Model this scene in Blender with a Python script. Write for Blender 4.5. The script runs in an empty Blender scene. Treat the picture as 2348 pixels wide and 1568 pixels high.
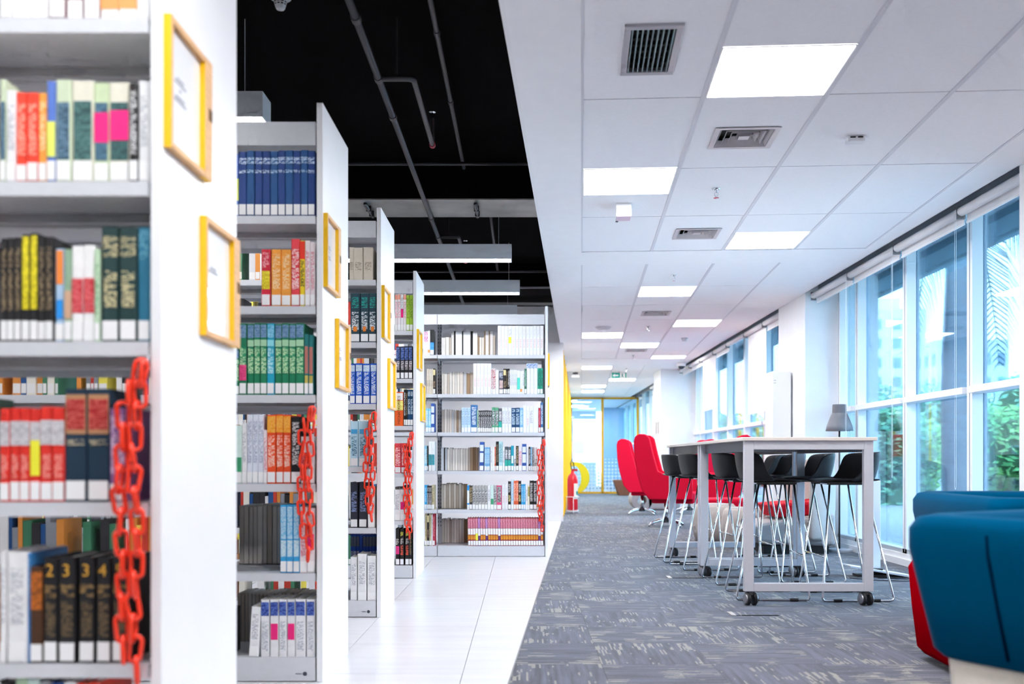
import bpy, bmesh, math, random
from mathutils import Vector, Matrix
R = math.radians
rnd = random.Random(7)
scene = bpy.context.scene
C = scene.collection

# ------------------------------------------------------------------ camera, world, exposure
CAM_Z = 0.94          # eye height (m)
FPX = 2220.0          # focal length in pixels of the 2348 px wide frame
cam_d = bpy.data.cameras.new('camera')
cam = bpy.data.objects.new('camera', cam_d)
C.objects.link(cam)
cam.location = (0, 0, CAM_Z)
cam.rotation_euler = (R(90), 0, 0)
cam_d.sensor_fit = 'HORIZONTAL'
cam_d.sensor_width = 36.0
cam_d.lens = FPX * 36.0 / 2348.0
cam_d.shift_x = -24.0 / 2348.0
cam_d.shift_y = 273.0 / 2348.0
cam_d.clip_end = 900
cam_d.dof.use_dof = True
cam_d.dof.focus_distance = 7.0
cam_d.dof.aperture_fstop = 2.2
scene.camera = cam

world = bpy.data.worlds.new('overcast_sky')
scene.world = world
world.use_nodes = True
wn = world.node_tree.nodes
wl = world.node_tree.links
wn.clear()
w_out = wn.new('ShaderNodeOutputWorld')
w_bg = wn.new('ShaderNodeBackground')
w_bg.inputs['Color'].default_value = (0.91, 0.96, 1.0, 1)
w_bg.inputs['Strength'].default_value = 7.5
wl.new(w_bg.outputs[0], w_out.inputs[0])

PANEL_L = 29.0        # luminance of the square ceiling panels
TUBE_L = 22.0         # luminance of the suspended linear luminaires

vs = scene.view_settings
vs.view_transform = 'Standard'
vs.look = 'None'
vs.gamma = 1.0
vs.exposure = 0.68
vs.use_curve_mapping = False
scene.cycles.use_light_tree = False
scene.cycles.use_adaptive_sampling = True
scene.cycles.adaptive_threshold = 0.15
scene.cycles.adaptive_min_samples = 14
scene.cycles.max_bounces = 7
scene.cycles.diffuse_bounces = 4
scene.cycles.glossy_bounces = 4
scene.cycles.transparent_max_bounces = 10
scene.cycles.transmission_bounces = 4
scene.cycles.sample_clamp_indirect = 6.0
scene.cycles.caustics_reflective = False
scene.cycles.caustics_refractive = False

# ------------------------------------------------------------------ helpers
def lin(h):
    h = h.lstrip('#')
    out = []
    for i in (0, 2, 4):
        c = int(h[i:i + 2], 16) / 255.0
        out.append(c / 12.92 if c <= 0.04045 else ((c + 0.055) / 1.055) ** 2.4)
    return (out[0], out[1], out[2], 1.0)

MATS = {}
def mat(hexc, rough=0.5, metal=0.0, var=0.0, scale=20.0, bump=0.0, bscale=200.0, coat=0.0, sheen=0.0, emit=0.0, stretch=None, spec=0.5):
    key = (hexc, rough, metal, var, scale, bump, bscale, coat, sheen, emit, stretch, spec)
    if key in MATS:
        return MATS[key]
    m = bpy.data.materials.new('surface_' + hexc.strip('#'))
    m.use_nodes = True
    nt = m.node_tree
    b = nt.nodes['Principled BSDF']
    col = lin(hexc)
    b.inputs['Base Color'].default_value = col
    b.inputs['Roughness'].default_value = rough
    b.inputs['Metallic'].default_value = metal
    b.inputs['Specular IOR Level'].default_value = spec
    b.inputs['Coat Weight'].default_value = coat
    b.inputs['Sheen Weight'].default_value = sheen
    b.inputs['Sheen Roughness'].default_value = 0.3
    if emit:
        b.inputs['Emission Color'].default_value = col
        b.inputs['Emission Strength'].default_value = emit
    if var or bump:
        tc = nt.nodes.new('ShaderNodeTexCoord')
        mp = nt.nodes.new('ShaderNodeMapping')
        if stretch:
            mp.inputs['Scale'].default_value = stretch
        nt.links.new(tc.outputs['Object'], mp.inputs['Vector'])
    if var:
        nz = nt.nodes.new('ShaderNodeTexNoise')
        nz.inputs['Scale'].default_value = scale
        nz.inputs['Detail'].default_value = 3
        nt.links.new(mp.outputs[0], nz.inputs['Vector'])
        rp = nt.nodes.new('ShaderNodeValToRGB')
        rp.color_ramp.elements[0].position = 0.3
        rp.color_ramp.elements[1].position = 0.7
        rp.color_ramp.elements[0].color = tuple(max(0, c * (1 - var)) for c in col[:3]) + (1,)
        rp.color_ramp.elements[1].color = tuple(min(1, c * (1 + var)) for c in col[:3]) + (1,)
        nt.links.new(nz.outputs['Fac'], rp.inputs['Fac'])
        nt.links.new(rp.outputs['Color'], b.inputs['Base Color'])
    if bump:
        n2 = nt.nodes.new('ShaderNodeTexNoise')
        n2.inputs['Scale'].default_value = bscale
        nt.links.new(mp.outputs[0], n2.inputs['Vector'])
        bp = nt.nodes.new('ShaderNodeBump')
        bp.inputs['Strength'].default_value = bump
        bp.inputs['Distance'].default_value = 0.002
        nt.links.new(n2.outputs['Fac'], bp.inputs['Height'])
        nt.links.new(bp.outputs['Normal'], b.inputs['Normal'])
    MATS[key] = m
    return m

def text_mat(base, ink, sx=.0025, sz=.002):
    """small printed lettering: blocks of ink on the base colour"""
    key = ('text', base, ink, sx, sz)
    if key in MATS:
        return MATS[key]
    m = bpy.data.materials.new('print_' + ink.strip('#') + '_on_' + base.strip('#'))
    m.use_nodes = True
    nt = m.node_tree
    b = nt.nodes['Principled BSDF']
    b.inputs['Roughness'].default_value = 0.45
    tc = nt.nodes.new('ShaderNodeTexCoord')
    # ink dots on a fine grid, broken into letter-high groups
    sn = nt.nodes.new('ShaderNodeVectorMath'); sn.operation = 'SNAP'
    sn.inputs[1].default_value = (sx, 1.0, sz)
    nt.links.new(tc.outputs['Object'], sn.inputs[0])
    vo = nt.nodes.new('ShaderNodeTexWhiteNoise'); vo.noise_dimensions = '3D'
    nt.links.new(sn.outputs[0], vo.inputs['Vector'])
    s2 = nt.nodes.new('ShaderNodeVectorMath'); s2.operation = 'SNAP'
    s2.inputs[1].default_value = (1.0, 1.0, sz * 3.0)
    nt.links.new(tc.outputs['Object'], s2.inputs[0])
    v2 = nt.nodes.new('ShaderNodeTexWhiteNoise'); v2.noise_dimensions = '3D'
    nt.links.new(s2.outputs[0], v2.inputs['Vector'])
    g2 = nt.nodes.new('ShaderNodeMath'); g2.operation = 'GREATER_THAN'; g2.inputs[1].default_value = 0.16
    nt.links.new(v2.outputs['Value'], g2.inputs[0])
    m2 = nt.nodes.new('ShaderNodeMath'); m2.operation = 'MULTIPLY'
    nt.links.new(vo.outputs['Value'], m2.inputs[0]); nt.links.new(g2.outputs[0], m2.inputs[1])
    rp = nt.nodes.new('ShaderNodeValToRGB')
    rp.color_ramp.interpolation = 'CONSTANT'
    rp.color_ramp.elements[0].position = 0.0
    rp.color_ramp.elements[1].position = 0.42
    rp.color_ramp.elements[0].color = lin(base)
    rp.color_ramp.elements[1].color = lin(ink)
    nt.links.new(m2.outputs[0], rp.inputs['Fac'])
    nt.links.new(rp.outputs['Color'], b.inputs['Base Color'])
    MATS[key] = m
    return m

class MB:
    """collects shapes and links them as one mesh object"""
    def __init__(s):
        s.v = []; s.f = []; s.mi = []
    def _add(s, vs_, fs, mi=0):
        o = len(s.v)
        s.v.extend([tuple(p) for p in vs_])
        for f in fs:
            s.f.append(tuple(o + i for i in f)); s.mi.append(mi)
        return s
    def box(s, x0, x1, y0, y1, z0, z1, mi=0):
        return s._add([(x0, y0, z0), (x1, y0, z0), (x1, y1, z0), (x0, y1, z0),
                       (x0, y0, z1), (x1, y0, z1), (x1, y1, z1), (x0, y1, z1)],
                      [(0, 3, 2, 1), (4, 5, 6, 7), (0, 1, 5, 4), (1, 2, 6, 5), (2, 3, 7, 6), (3, 0, 4, 7)], mi)
    def prism(s, poly, axis, a, b, mi=0):
        n = len(poly)
        def P(p, t):
            return {'x': (t, p[0], p[1]), 'y': (p[0], t, p[1]), 'z': (p[0], p[1], t)}[axis]
        vv = [P(p, a) for p in poly] + [P(p, b) for p in poly]
        ff = [tuple(range(n - 1, -1, -1)), tuple(range(n, 2 * n))]
        ff += [(i, (i + 1) % n, n + (i + 1) % n, n + i) for i in range(n)]
        return s._add(vv, ff, mi)
    def tube(s, pts, r, n=8, closed=False, mi=0):
        pts = [Vector(p) for p in pts]
        m = len(pts)
        rs = r if isinstance(r, (list, tuple)) else [r] * m
        rings = []
        prev = None
        for i, p in enumerate(pts):
            if closed:
                t = (pts[(i + 1) % m] - pts[i - 1])
            else:
                t = pts[min(i + 1, m - 1)] - pts[max(i - 1, 0)]
            t.normalize()
            if prev is None:
                up = Vector((0, 0, 1)) if abs(t.z) < 0.9 else Vector((1, 0, 0))
                a = t.cross(up).normalized()
            else:
                a = (prev - t * prev.dot(t))
                if a.length < 1e-6:
                    a = t.orthogonal()
                a.normalize()
            prev = a
            b = t.cross(a)
            rings.append([p + (a * math.cos(2 * math.pi * k / n) + b * math.sin(2 * math.pi * k / n)) * rs[i] for k in range(n)])
        vv = [q for rg in rings for q in rg]
        ff = []
        for i in range(m if closed else m - 1):
            j = (i + 1) % m
            for k in range(n):
                k2 = (k + 1) % n
                ff.append((i * n + k, i * n + k2, j * n + k2, j * n + k))
        if not closed:
            ff.append(tuple(range(n - 1, -1, -1)))
            ff.append(tuple((m - 1) * n + k for k in range(n)))
        return s._add(vv, ff, mi)
    def lathe(s, prof, n=24, c=(0, 0, 0), mi=0, sx=1.0, sy=1.0):
        vv = []
        for (r, z) in prof:
            for k in range(n):
                a = 2 * math.pi * k / n
                vv.append((c[0] + r * sx * math.cos(a), c[1] + r * sy * math.sin(a), c[2] + z))
        ff = []
        m = len(prof)
        for i in range(m - 1):
            for k in range(n):
                k2 = (k + 1) % n
                ff.append((i * n + k, i * n + k2, (i + 1) * n + k2, (i + 1) * n + k))
        if prof[0][0] > 1e-5:
            ff.append(tuple(range(n - 1, -1, -1)))
        if prof[-1][0] > 1e-5:
            ff.append(tuple((m - 1) * n + k for k in range(n)))
        return s._add(vv, ff, mi)
    def build(s, name, m=None, parent=None, loc=(0, 0, 0), bevel=0.0, smooth=False, subsurf=0, seg=2, solid=0.0):
        me = bpy.data.meshes.new(name)
        me.from_pydata(s.v, [], s.f)
        ms = m if isinstance(m, (list, tuple)) else [m]
        for q in ms:
            if q:
                me.materials.append(q)
        if len(ms) > 1:
            for p, i in zip(me.polygons, s.mi):
                p.material_index = i
        me.update()
        if smooth:
            for p in me.polygons:
                p.use_smooth = True
        o = bpy.data.objects.new(name, me)
        C.objects.link(o)
        o.location = loc
        if parent:
            o.parent = parent
        if solid:
            md = o.modifiers.new('thickness', 'SOLIDIFY'); md.thickness = solid; md.offset = 0
        if bevel:
            md = o.modifiers.new('soft_edges', 'BEVEL'); md.width = bevel; md.segments = seg
            md.limit_method = 'ANGLE'; md.angle_limit = R(35)
        if subsurf:
            md = o.modifiers.new('smooth', 'SUBSURF'); md.levels = subsurf; md.render_levels = subsurf
        return o

def emitter_box(x0, x1, y0, y1, z0, z1, name, m, parent):
    """a lit diffuser: only its underside gives light"""
    b = MB().box(x0, x1, y0, y1, z0, z1)
    b.mi[0] = 1
    return b.build(name, [WHITE, m], parent)

def tag(o, label=None, cat=None, group=None, kind=None):
    if label: o['label'] = label
    if cat: o['category'] = cat
    if group: o['group'] = group
    if kind: o['kind'] = kind
    return o

def thing(name, label, cat, loc=(0, 0, 0), rz=0.0, group=None):
    o = bpy.data.objects.new(name, None)
    o.empty_display_size = 0.1
    C.objects.link(o)
    o.location = loc
    o.rotation_euler = (0, 0, rz)
    return tag(o, label, cat, group)

def struct(name, parent=None):
    o = bpy.data.objects.new(name, None)
    C.objects.link(o)
    o['kind'] = 'structure'
    if parent: o.parent = parent
    return o

def copy_tree(o, loc=None, rz=None, label=None, parent=None):
    c = o.copy()
    C.objects.link(c)
    c.parent = parent
    if loc is not None: c.location = loc
    if rz is not None: c.rotation_euler = (0, 0, rz)
    if label: c['label'] = label
    for ch in [q for q in bpy.data.objects if q.parent == o]:
        copy_tree(ch, parent=c)
    return c

ORD = ['zeroth', 'first', 'second', 'third', 'fourth', 'fifth', 'sixth', 'seventh', 'eighth', 'ninth', 'tenth', 'eleventh', 'twelfth',
       'thirteenth', 'fourteenth', 'fifteenth', 'sixteenth', 'seventeenth', 'eighteenth', 'nineteenth', 'twentieth', 'twenty-first',
       'twenty-second', 'twenty-third', 'twenty-fourth', 'twenty-fifth', 'twenty-sixth', 'twenty-seventh', 'twenty-eighth',
       'twenty-ninth', 'thirtieth', 'thirty-first', 'thirty-second', 'thirty-third', 'thirty-fourth', 'thirty-fifth', 'thirty-sixth',
       'thirty-seventh', 'thirty-eighth', 'thirty-ninth', 'fortieth', 'forty-first', 'forty-second', 'forty-third', 'forty-fourth', 'forty-fifth', 'forty-sixth']

# corridor frame: the white ceiling and the carpet edge run 3.47 degrees off the shelving grid
PA = R(3.47)
CA, SA = math.cos(PA), math.sin(PA)
P0 = (-0.068, 4.0)
def cf(s, t):
    return (P0[0] + s * CA + t * SA, P0[1] - s * SA + t * CA)
def cf_inv(x, y):
    dx, dy = x - P0[0], y - P0[1]
    return (dx * CA - dy * SA, dx * SA + dy * CA)
def clip_poly(poly, keep):
    """keep(p) is a signed distance; keeps the positive side"""
    out = []
    n = len(poly)
    for i in range(n):
        a, b = poly[i], poly[(i + 1) % n]
        da, db = keep(a), keep(b)
        if da >= 0: out.append(a)
        if (da >= 0) != (db >= 0):
            t = da / (da - db)
            out.append((a[0] + (b[0] - a[0]) * t, a[1] + (b[1] - a[1]) * t))
    return out
def inset_ok(poly):
    if len(poly) < 3: return False
    a = 0
    for i in range(len(poly)):
        x0, y0 = poly[i]; x1, y1 = poly[(i + 1) % len(poly)]
        a += x0 * y1 - x1 * y0
    return abs(a) / 2 > 0.002

# ------------------------------------------------------------------ shared materials
WHITE = mat('#f2f2f4', 0.45)
WALLW = mat('#f0f0f2', 0.7, var=0.015, scale=6)
PANELW = mat('#f3f4f7', 0.35, var=0.01, scale=8)
CEILW = mat('#f4f3f6', 0.85, var=0.012, scale=9)
TILEC = mat('#f3f2f6', 0.9, var=0.015, scale=60, bump=0.15, bscale=500)
GRIDC = mat('#d9d8df', 0.6)
SHELF = mat('#d3d5db', 0.42, var=0.02, scale=40)
STEELG = mat('#a9adb6', 0.45, 0.2)
DARKM = mat('#2a2a2e', 0.5)
BLACK = mat('#0b0b0c', 0.5)
BLACKC = mat('#050405', 0.95, var=0.25, scale=12, spec=.05)
CHROME = mat('#d4d6da', 0.12, 1.0)
PIPE = mat('#4b4a4e', 0.45, 0.5)
YELL = mat('#ffc600', 0.4)
PLY = mat('#d9ab78', 0.6, var=0.1, scale=14, stretch=(1, 1, 8))
PAPER = mat('#f4f4f6', 0.8)
EMIT_PANEL = mat('#fdfdff', 0.5, emit=PANEL_L)
EMIT_TUBE = mat('#ffffff', 0.5, emit=TUBE_L)
EMIT_TUBE_DIM = mat('#fefefe', 0.5, emit=8.0)

def glass_mat(name, tint, refl=0.08, rough=0.0):
    m = bpy.data.materials.new(name)
    m.use_nodes = True
    nt = m.node_tree
    nt.nodes.clear()
    out = nt.nodes.new('ShaderNodeOutputMaterial')
    tr = nt.nodes.new('ShaderNodeBsdfTransparent'); tr.inputs[0].default_value = tint
    gl = nt.nodes.new('ShaderNodeBsdfGlossy'); gl.inputs['Roughness'].default_value = rough
    fr = nt.nodes.new('ShaderNodeFresnel'); fr.inputs['IOR'].default_value = 1.45
    mu = nt.nodes.new('ShaderNodeMath'); mu.operation = 'MULTIPLY_ADD'
    mu.inputs[1].default_value = 0.8; mu.inputs[2].default_value = refl
    mx = nt.nodes.new('ShaderNodeMixShader')
    nt.links.new(fr.outputs[0], mu.inputs[0])
    nt.links.new(mu.outputs[0], mx.inputs[0])
    nt.links.new(tr.outputs[0], mx.inputs[1])
    nt.links.new(gl.outputs[0], mx.inputs[2])
    nt.links.new(mx.outputs[0], out.inputs[0])
    return m
GLASS = glass_mat('tinted_window_glass', (0.60, 0.81, 0.97, 1), 0.02)
GLASS2 = glass_mat('partition_glass', (0.70, 0.88, 0.97, 1), 0.03)

# ------------------------------------------------------------------ floor
def carpet_mat():
    m = bpy.data.materials.new('carpet_tile_pile')
    m.use_nodes = True
    nt = m.node_tree
    b = nt.nodes['Principled BSDF']
    b.inputs['Roughness'].default_value = 0.95
    b.inputs['Sheen Weight'].default_value = 0.15
    tc = nt.nodes.new('ShaderNodeTexCoord')
    oi = nt.nodes.new('ShaderNodeObjectInfo')
    off = nt.nodes.new('ShaderNodeMath'); off.operation = 'MULTIPLY'; off.inputs[1].default_value = 37.0
    nt.links.new(oi.outputs['Random'], off.inputs[0])
    cmb = nt.nodes.new('ShaderNodeCombineXYZ')
    nt.links.new(off.outputs[0], cmb.inputs[2])
    def noise(scale_vec, scale, detail):
        mp = nt.nodes.new('ShaderNodeMapping')
        mp.inputs['Scale'].default_value = scale_vec
        nt.links.new(tc.outputs['Object'], mp.inputs['Vector'])
        ad = nt.nodes.new('ShaderNodeVectorMath'); ad.operation = 'ADD'
        nt.links.new(mp.outputs[0], ad.inputs[0]); nt.links.new(cmb.outputs[0], ad.inputs[1])
        n = nt.nodes.new('ShaderNodeTexNoise')
        n.inputs['Scale'].default_value = scale; n.inputs['Detail'].default_value = detail
        nt.links.new(ad.outputs[0], n.inputs['Vector'])
        return n
    clus = noise((5, 6, 1), 1.0, 1.0)
    layers = []
    for (dx, dy, thr, seed) in ((0.0085, 0.17, -0.455, 0.0), (0.0085, 0.085, -0.50, 3.3)):
        sh = nt.nodes.new('ShaderNodeVectorMath'); sh.operation = 'ADD'; sh.inputs[1].default_value = (0.0, 0.085, 0.0)
        nt.links.new(tc.outputs['Object'], sh.inputs[0])
        sn = nt.nodes.new('ShaderNodeVectorMath'); sn.operation = 'SNAP'
        sn.inputs[1].default_value = (dx, dy, 1.0)
        nt.links.new(sh.outputs[0], sn.inputs[0])
        ad0 = nt.nodes.new('ShaderNodeVectorMath'); ad0.operation = 'ADD'
        nt.links.new(sn.outputs[0], ad0.inputs[0]); nt.links.new(cmb.outputs[0], ad0.inputs[1])
        ad1 = nt.nodes.new('ShaderNodeVectorMath'); ad1.operation = 'ADD'; ad1.inputs[1].default_value = (seed, seed, seed)
        nt.links.new(ad0.outputs[0], ad1.inputs[0])
        wh = nt.nodes.new('ShaderNodeTexWhiteNoise'); wh.noise_dimensions = '3D'
        nt.links.new(ad1.outputs[0], wh.inputs['Vector'])
        mu = nt.nodes.new('ShaderNodeMath'); mu.operation = 'MULTIPLY_ADD'; mu.inputs[1].default_value = 1.05; mu.inputs[2].default_value = thr
        nt.links.new(clus.outputs['Fac'], mu.inputs[0])
        lt = nt.nodes.new('ShaderNodeMath'); lt.operation = 'LESS_THAN'
        nt.links.new(wh.outputs['Value'], lt.inputs[0]); nt.links.new(mu.outputs[0], lt.inputs[1])
        layers.append(lt)
    r1 = nt.nodes.new('ShaderNodeMath'); r1.operation = 'MAXIMUM'
    nt.links.new(layers[0].outputs[0], r1.inputs[0]); nt.links.new(layers[1].outputs[0], r1.inputs[1])
    streak = noise((40, 3, 1), 1.0, 2.0)
    r2 = nt.nodes.new('ShaderNodeValToRGB')
    r2.color_ramp.elements[0].position = 0.35; r2.color_ramp.elements[0].color = lin('#3d3f4a')
    r2.color_ramp.elements[1].position = 0.68; r2.color_ramp.elements[1].color = lin('#5a5d6e')
    nt.links.new(streak.outputs['Fac'], r2.inputs['Fac'])
    pile = noise((1, 1, 1), 260.0, 2.0)
    r3 = nt.nodes.new('ShaderNodeValToRGB')
    r3.color_ramp.elements[0].position = 0.3; r3.color_ramp.elements[0].color = (0.6, 0.6, 0.6, 1)
    r3.color_ramp.elements[1].position = 0.7; r3.color_ramp.elements[1].color = (1.25, 1.25, 1.25, 1)
    nt.links.new(pile.outputs['Fac'], r3.inputs['Fac'])
    mx = nt.nodes.new('ShaderNodeMix'); mx.data_type = 'RGBA'
    nt.links.new(r1.outputs[0], mx.inputs['Factor'])
    nt.links.new(r2.outputs['Color'], mx.inputs['A'])
    mx.inputs['B'].default_value = lin('#86857f')
    ml = nt.nodes.new('ShaderNodeMix'); ml.data_type = 'RGBA'; ml.blend_type = 'MULTIPLY'
    ml.inputs['Factor'].default_value = 1.0
    nt.links.new(mx.outputs['Result'], ml.inputs['A']); nt.links.new(r3.outputs['Color'], ml.inputs['B'])
    nt.links.new(ml.outputs['Result'], b.inputs['Base Color'])
    bp = nt.nodes.new('ShaderNodeBump'); bp.inputs['Strength'].default_value = 0.4; bp.inputs['Distance'].default_value = 0.003
    nt.links.new(pile.outputs['Fac'], bp.inputs['Height']); nt.links.new(bp.outputs['Normal'], b.inputs['Normal'])
    return m
CARPET = carpet_mat()
PORC = mat('#d2d2d6', 0.28, var=0.05, scale=3.0, stretch=(0.5, 5, 1))

floor = struct('floor')
MB().box(-9, 9, -5, 40, -0.2, -0.012).build('screed', mat('#b9b9bd', 0.8), floor)
on_white = lambda p: -cf_inv(p[0], p[1])[0]
on_carpet = lambda p: cf_inv(p[0], p[1])[0]
G = 0.0015
for ci in range(-5, 3):
    x0 = -0.265 + 0.6 * ci
    for ri in range(0, 12):
        y0 = 2.45 + 1.22 * ri + (0.61 if ci % 2 else 0.0)
        pl = [(x0 + G, y0 + G), (x0 + 0.6 - G, y0 + G), (x0 + 0.6 - G, y0 + 1.22 - G), (x0 + G, y0 + 1.22 - G)]
        pl = clip_poly(pl, on_white)
        pl = clip_poly(pl, lambda p: 15.1 - p[1])
        if inset_ok(pl):
            MB().prism(pl, 'z', -0.012, 0.0).build('floor_tile', PORC, floor)
# the porcelain beyond the tiles that can be told apart
for (xa, xb, ya, yb) in ((-9, -3.265, -5, 15.1), (-3.265, 0.935, -5, 2.45)):
    pl = clip_poly([(xa, ya), (xb, ya), (xb, yb), (xa, yb)], on_white)
    MB().prism(pl, 'z', -0.012, -0.0005).build('floor_tile_field', PORC, floor)
T = 0.51
for ci in range(-2, 7):
    for ri in range(-5, 13):
        x0 = 0.365 + T * ci; y0 = 4.48 + T * ri
        cx, cy = x0 + T / 2, y0 + T / 2
        pl = [(x0, y0), (x0 + T, y0), (x0 + T, y0 + T), (x0, y0 + T)]
        pl = clip_poly(pl, on_carpet)
        pl = clip_poly(pl, lambda p: 3.47 - p[0])
        if not inset_ok(pl):
            continue
        turned = (ci + ri) % 2
        loc = [(p[0] - cx, p[1] - cy) for p in pl]
        if turned:
            loc = [(q[1], -q[0]) for q in loc]
        ctx = sum(q[0] for q in loc) / len(loc); cty = sum(q[1] for q in loc) / len(loc)
        k = 0.998
        loc = [(ctx + (q[0] - ctx) * k, cty + (q[1] - cty) * k) for q in loc]
        o = MB().prism(loc, 'z', -0.012, 0.001).build('carpet_tile', CARPET, floor, (cx, cy, 0))
        if turned:
            o.rotation_euler = (0, 0, R(90))
pl = clip_poly(clip_poly([(-2, 4.48 + 13 * T), (3.5, 4.48 + 13 * T), (3.5, 36), (-2, 36)], on_carpet), lambda p: 3.5 - p[0])
o = MB().prism([(p[0], p[1] - 20) for p in pl], 'z', -0.012, 0.0005).build('carpet_field', CARPET, floor, (0, 20, 0))
pl = clip_poly([(-2, -5), (3.5, -5), (3.5, 4.48 - 5 * T), (-2, 4.48 - 5 * T)], on_carpet)
MB().prism(pl, 'z', -0.012, 0.0005).build('carpet_field', CARPET, floor)
a, b2 = cf(0, -9), cf(0, 11.2)
MB().prism([a, (a[0] + .006, a[1]), (b2[0] + .006, b2[1]), b2], 'z', -0.011, 0.0022).build('carpet_edge_strip', mat('#8f8f92', 0.4, 0.6), floor)

# ------------------------------------------------------------------ white suspended ceiling
CZ = 2.782
ceiling = struct('ceiling')
S0 = 0.31                       # left edge of the tile fields
TW, TL = 0.6175, 1.2
def s_facade(t, X=3.10):
    return (X - P0[0] - t * SA) / CA
FIELDS = [(-5.0 + 0.97, 4, 7), (5.13, 3, 7), (14.75, 2, 7)]     # start along the corridor, columns, rows
# field 1 ends at t = 4.57; its rows run back towards the camera
f1_end = 4.575
F1 = (f1_end - 7 * TL, f1_end, 4)
F2 = (5.13, 5.13 + 7 * TL, 3)
F3 = (14.75, 14.75 + 7 * TL, 2)
def plate(pl, name='ceiling_board', z0=CZ, z1=CZ + 0.03, m=CEILW):
    return MB().prism(pl, 'z', z0, z1).build(name, m, ceiling)
def st(*sts):
    return [cf(*q) for q in sts]
TE = 24.2
plate(st((0, -9.5), (S0, -9.5), (S0, TE), (0, TE)))
for (ta, tb) in ((-9.5, F1[0]), (F1[1], F2[0]), (F2[1], F3[0]), (F3[1], TE)):
    plate(st((S0, ta), (s_facade(ta), ta), (s_facade(tb), tb), (S0, tb)))
for (ta, tb, nc) in (F1, F2, F3):
    sr = S0 + nc * TW
    plate(st((sr, ta), (max(sr + .01, s_facade(ta)), ta), (max(sr + .01, s_facade(tb)), tb), (sr, tb)))
# lit panels: (field, column, t of the near edge)
def t_of(y, s):
    return (y - P0[1] + s * SA) / CA
LIGHTS = [(F1, 0, -2.63), (F1, 2, -1.3)]  # two panels out of view, added to light the near objects
LIGHTS += [(F1, 1, t_of(4.318, 0.95)), (F1, 0, t_of(6.12, 0.35)), (F1, 2, t_of(7.83, 1.6))]
LIGHTS += [(F2, 1, t_of(10.26, 1.0)), (F2, 2, t_of(12.68, 1.6)), (F2, 0, t_of(13.93, .4)), (F2, 1, t_of(15.15, 1.0)), (F2, 2, t_of(16.98, 1.6))]
LIGHTS += [(F3, 0, t_of(18.85, .4)), (F3, 1, t_of(21.7, 1.0)), (F3, 0, t_of(23.6, .4)), (F3, 0, t_of(25.4, .4))]
DEVICES = [(.31, 4.35, .105, .24)] + [(s_, y_, .15, .15) for (s_, y_) in ((.925, 5.53), (.935, 7.86), (.93, 12.1), (.915, 16.15))]
HOLES = [(S0 + q[0] - q[2], S0 + q[0] + q[2], t_of(q[1], S0 + q[0]) - q[3], t_of(q[1], S0 + q[0]) + q[3]) for q in DEVICES]
def tile_rects(sa, sb, ta_, tb_):
    rects = [(sa, sb, ta_, tb_)]
    for (h0, h1, k0, k1) in HOLES:
        out = []
        for (a0, a1, b0, b1) in rects:
            if h1 <= a0 or h0 >= a1 or k1 <= b0 or k0 >= b1:
                out.append((a0, a1, b0, b1)); continue
            if k0 > b0: out.append((a0, a1, b0, k0))
            if k1 < b1: out.append((a0, a1, k1, b1))
            if h0 > a0: out.append((a0, h0, max(b0, k0), min(b1, k1)))
            if h1 < a1: out.append((h1, a1, max(b0, k0), min(b1, k1)))
        rects = out
    return rects
GB = 0.011
for fi, F in enumerate((F1, F2, F3)):
    ta, tb, nc = F
    for r in range(7):
        for c in range(nc):
            s_a, s_b = S0 + c * TW, S0 + (c + 1) * TW
            t_a, t_b = ta + r * TL, ta + (r + 1) * TL
            spans = [(t_a, t_b)]
            for (lf, lc, lt) in LIGHTS:
                if lf is F and lc == c:
                    new = []
                    for (u0, u1) in spans:
                        l0, l1 = lt, lt + 0.6
                        if l1 <= u0 or l0 >= u1:
                            new.append((u0, u1))
                        else:
                            if l0 - u0 > 0.05: new.append((u0, l0))
                            if u1 - l1 > 0.05: new.append((l1, u1))
                    spans = new
            for (u0, u1) in spans:
                tm = MB()
                for (a0, a1, b0, b1) in tile_rects(s_a + GB, s_b - GB, u0 + .005, u1 - .005):
                    tm.prism(st((a0, b0), (a1, b0), (a1, b1), (a0, b1)), 'z', CZ + 0.006, CZ + 0.022)
                tm.build('ceiling_tile', TILEC, ceiling)
    for c in range(nc + 1):
        s = S0 + c * TW
        MB().prism(st((s - .012, ta), (s + .012, ta), (s + .012, tb), (s - .012, tb)), 'z', CZ + 0.002, CZ + 0.03).build('ceiling_grid_bar', GRIDC, ceiling)
    MB().prism(st((S0, ta), (S0 + nc * TW, ta), (S0 + nc * TW, tb), (S0, tb)), 'z', CZ + 0.07, CZ + 0.08).build('ceiling_grid_back', mat('#b9b8c0', 0.8), ceiling)
# void above, closing slab and the bulkhead that hides it from the open ceiling
SLAB = 3.35
MB().prism(st((-0.02, -9.5), (0.0, -9.5), (0.0, 32), (-0.02, 32)), 'z', CZ, SLAB).build('ceiling_bulkhead', WALLW, ceiling)
openc = struct('ceiling_open')
MB().box(-9, 3.9, -5, 40, SLAB, SLAB + 0.2).build('concrete_slab', BLACKC, openc)

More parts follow.
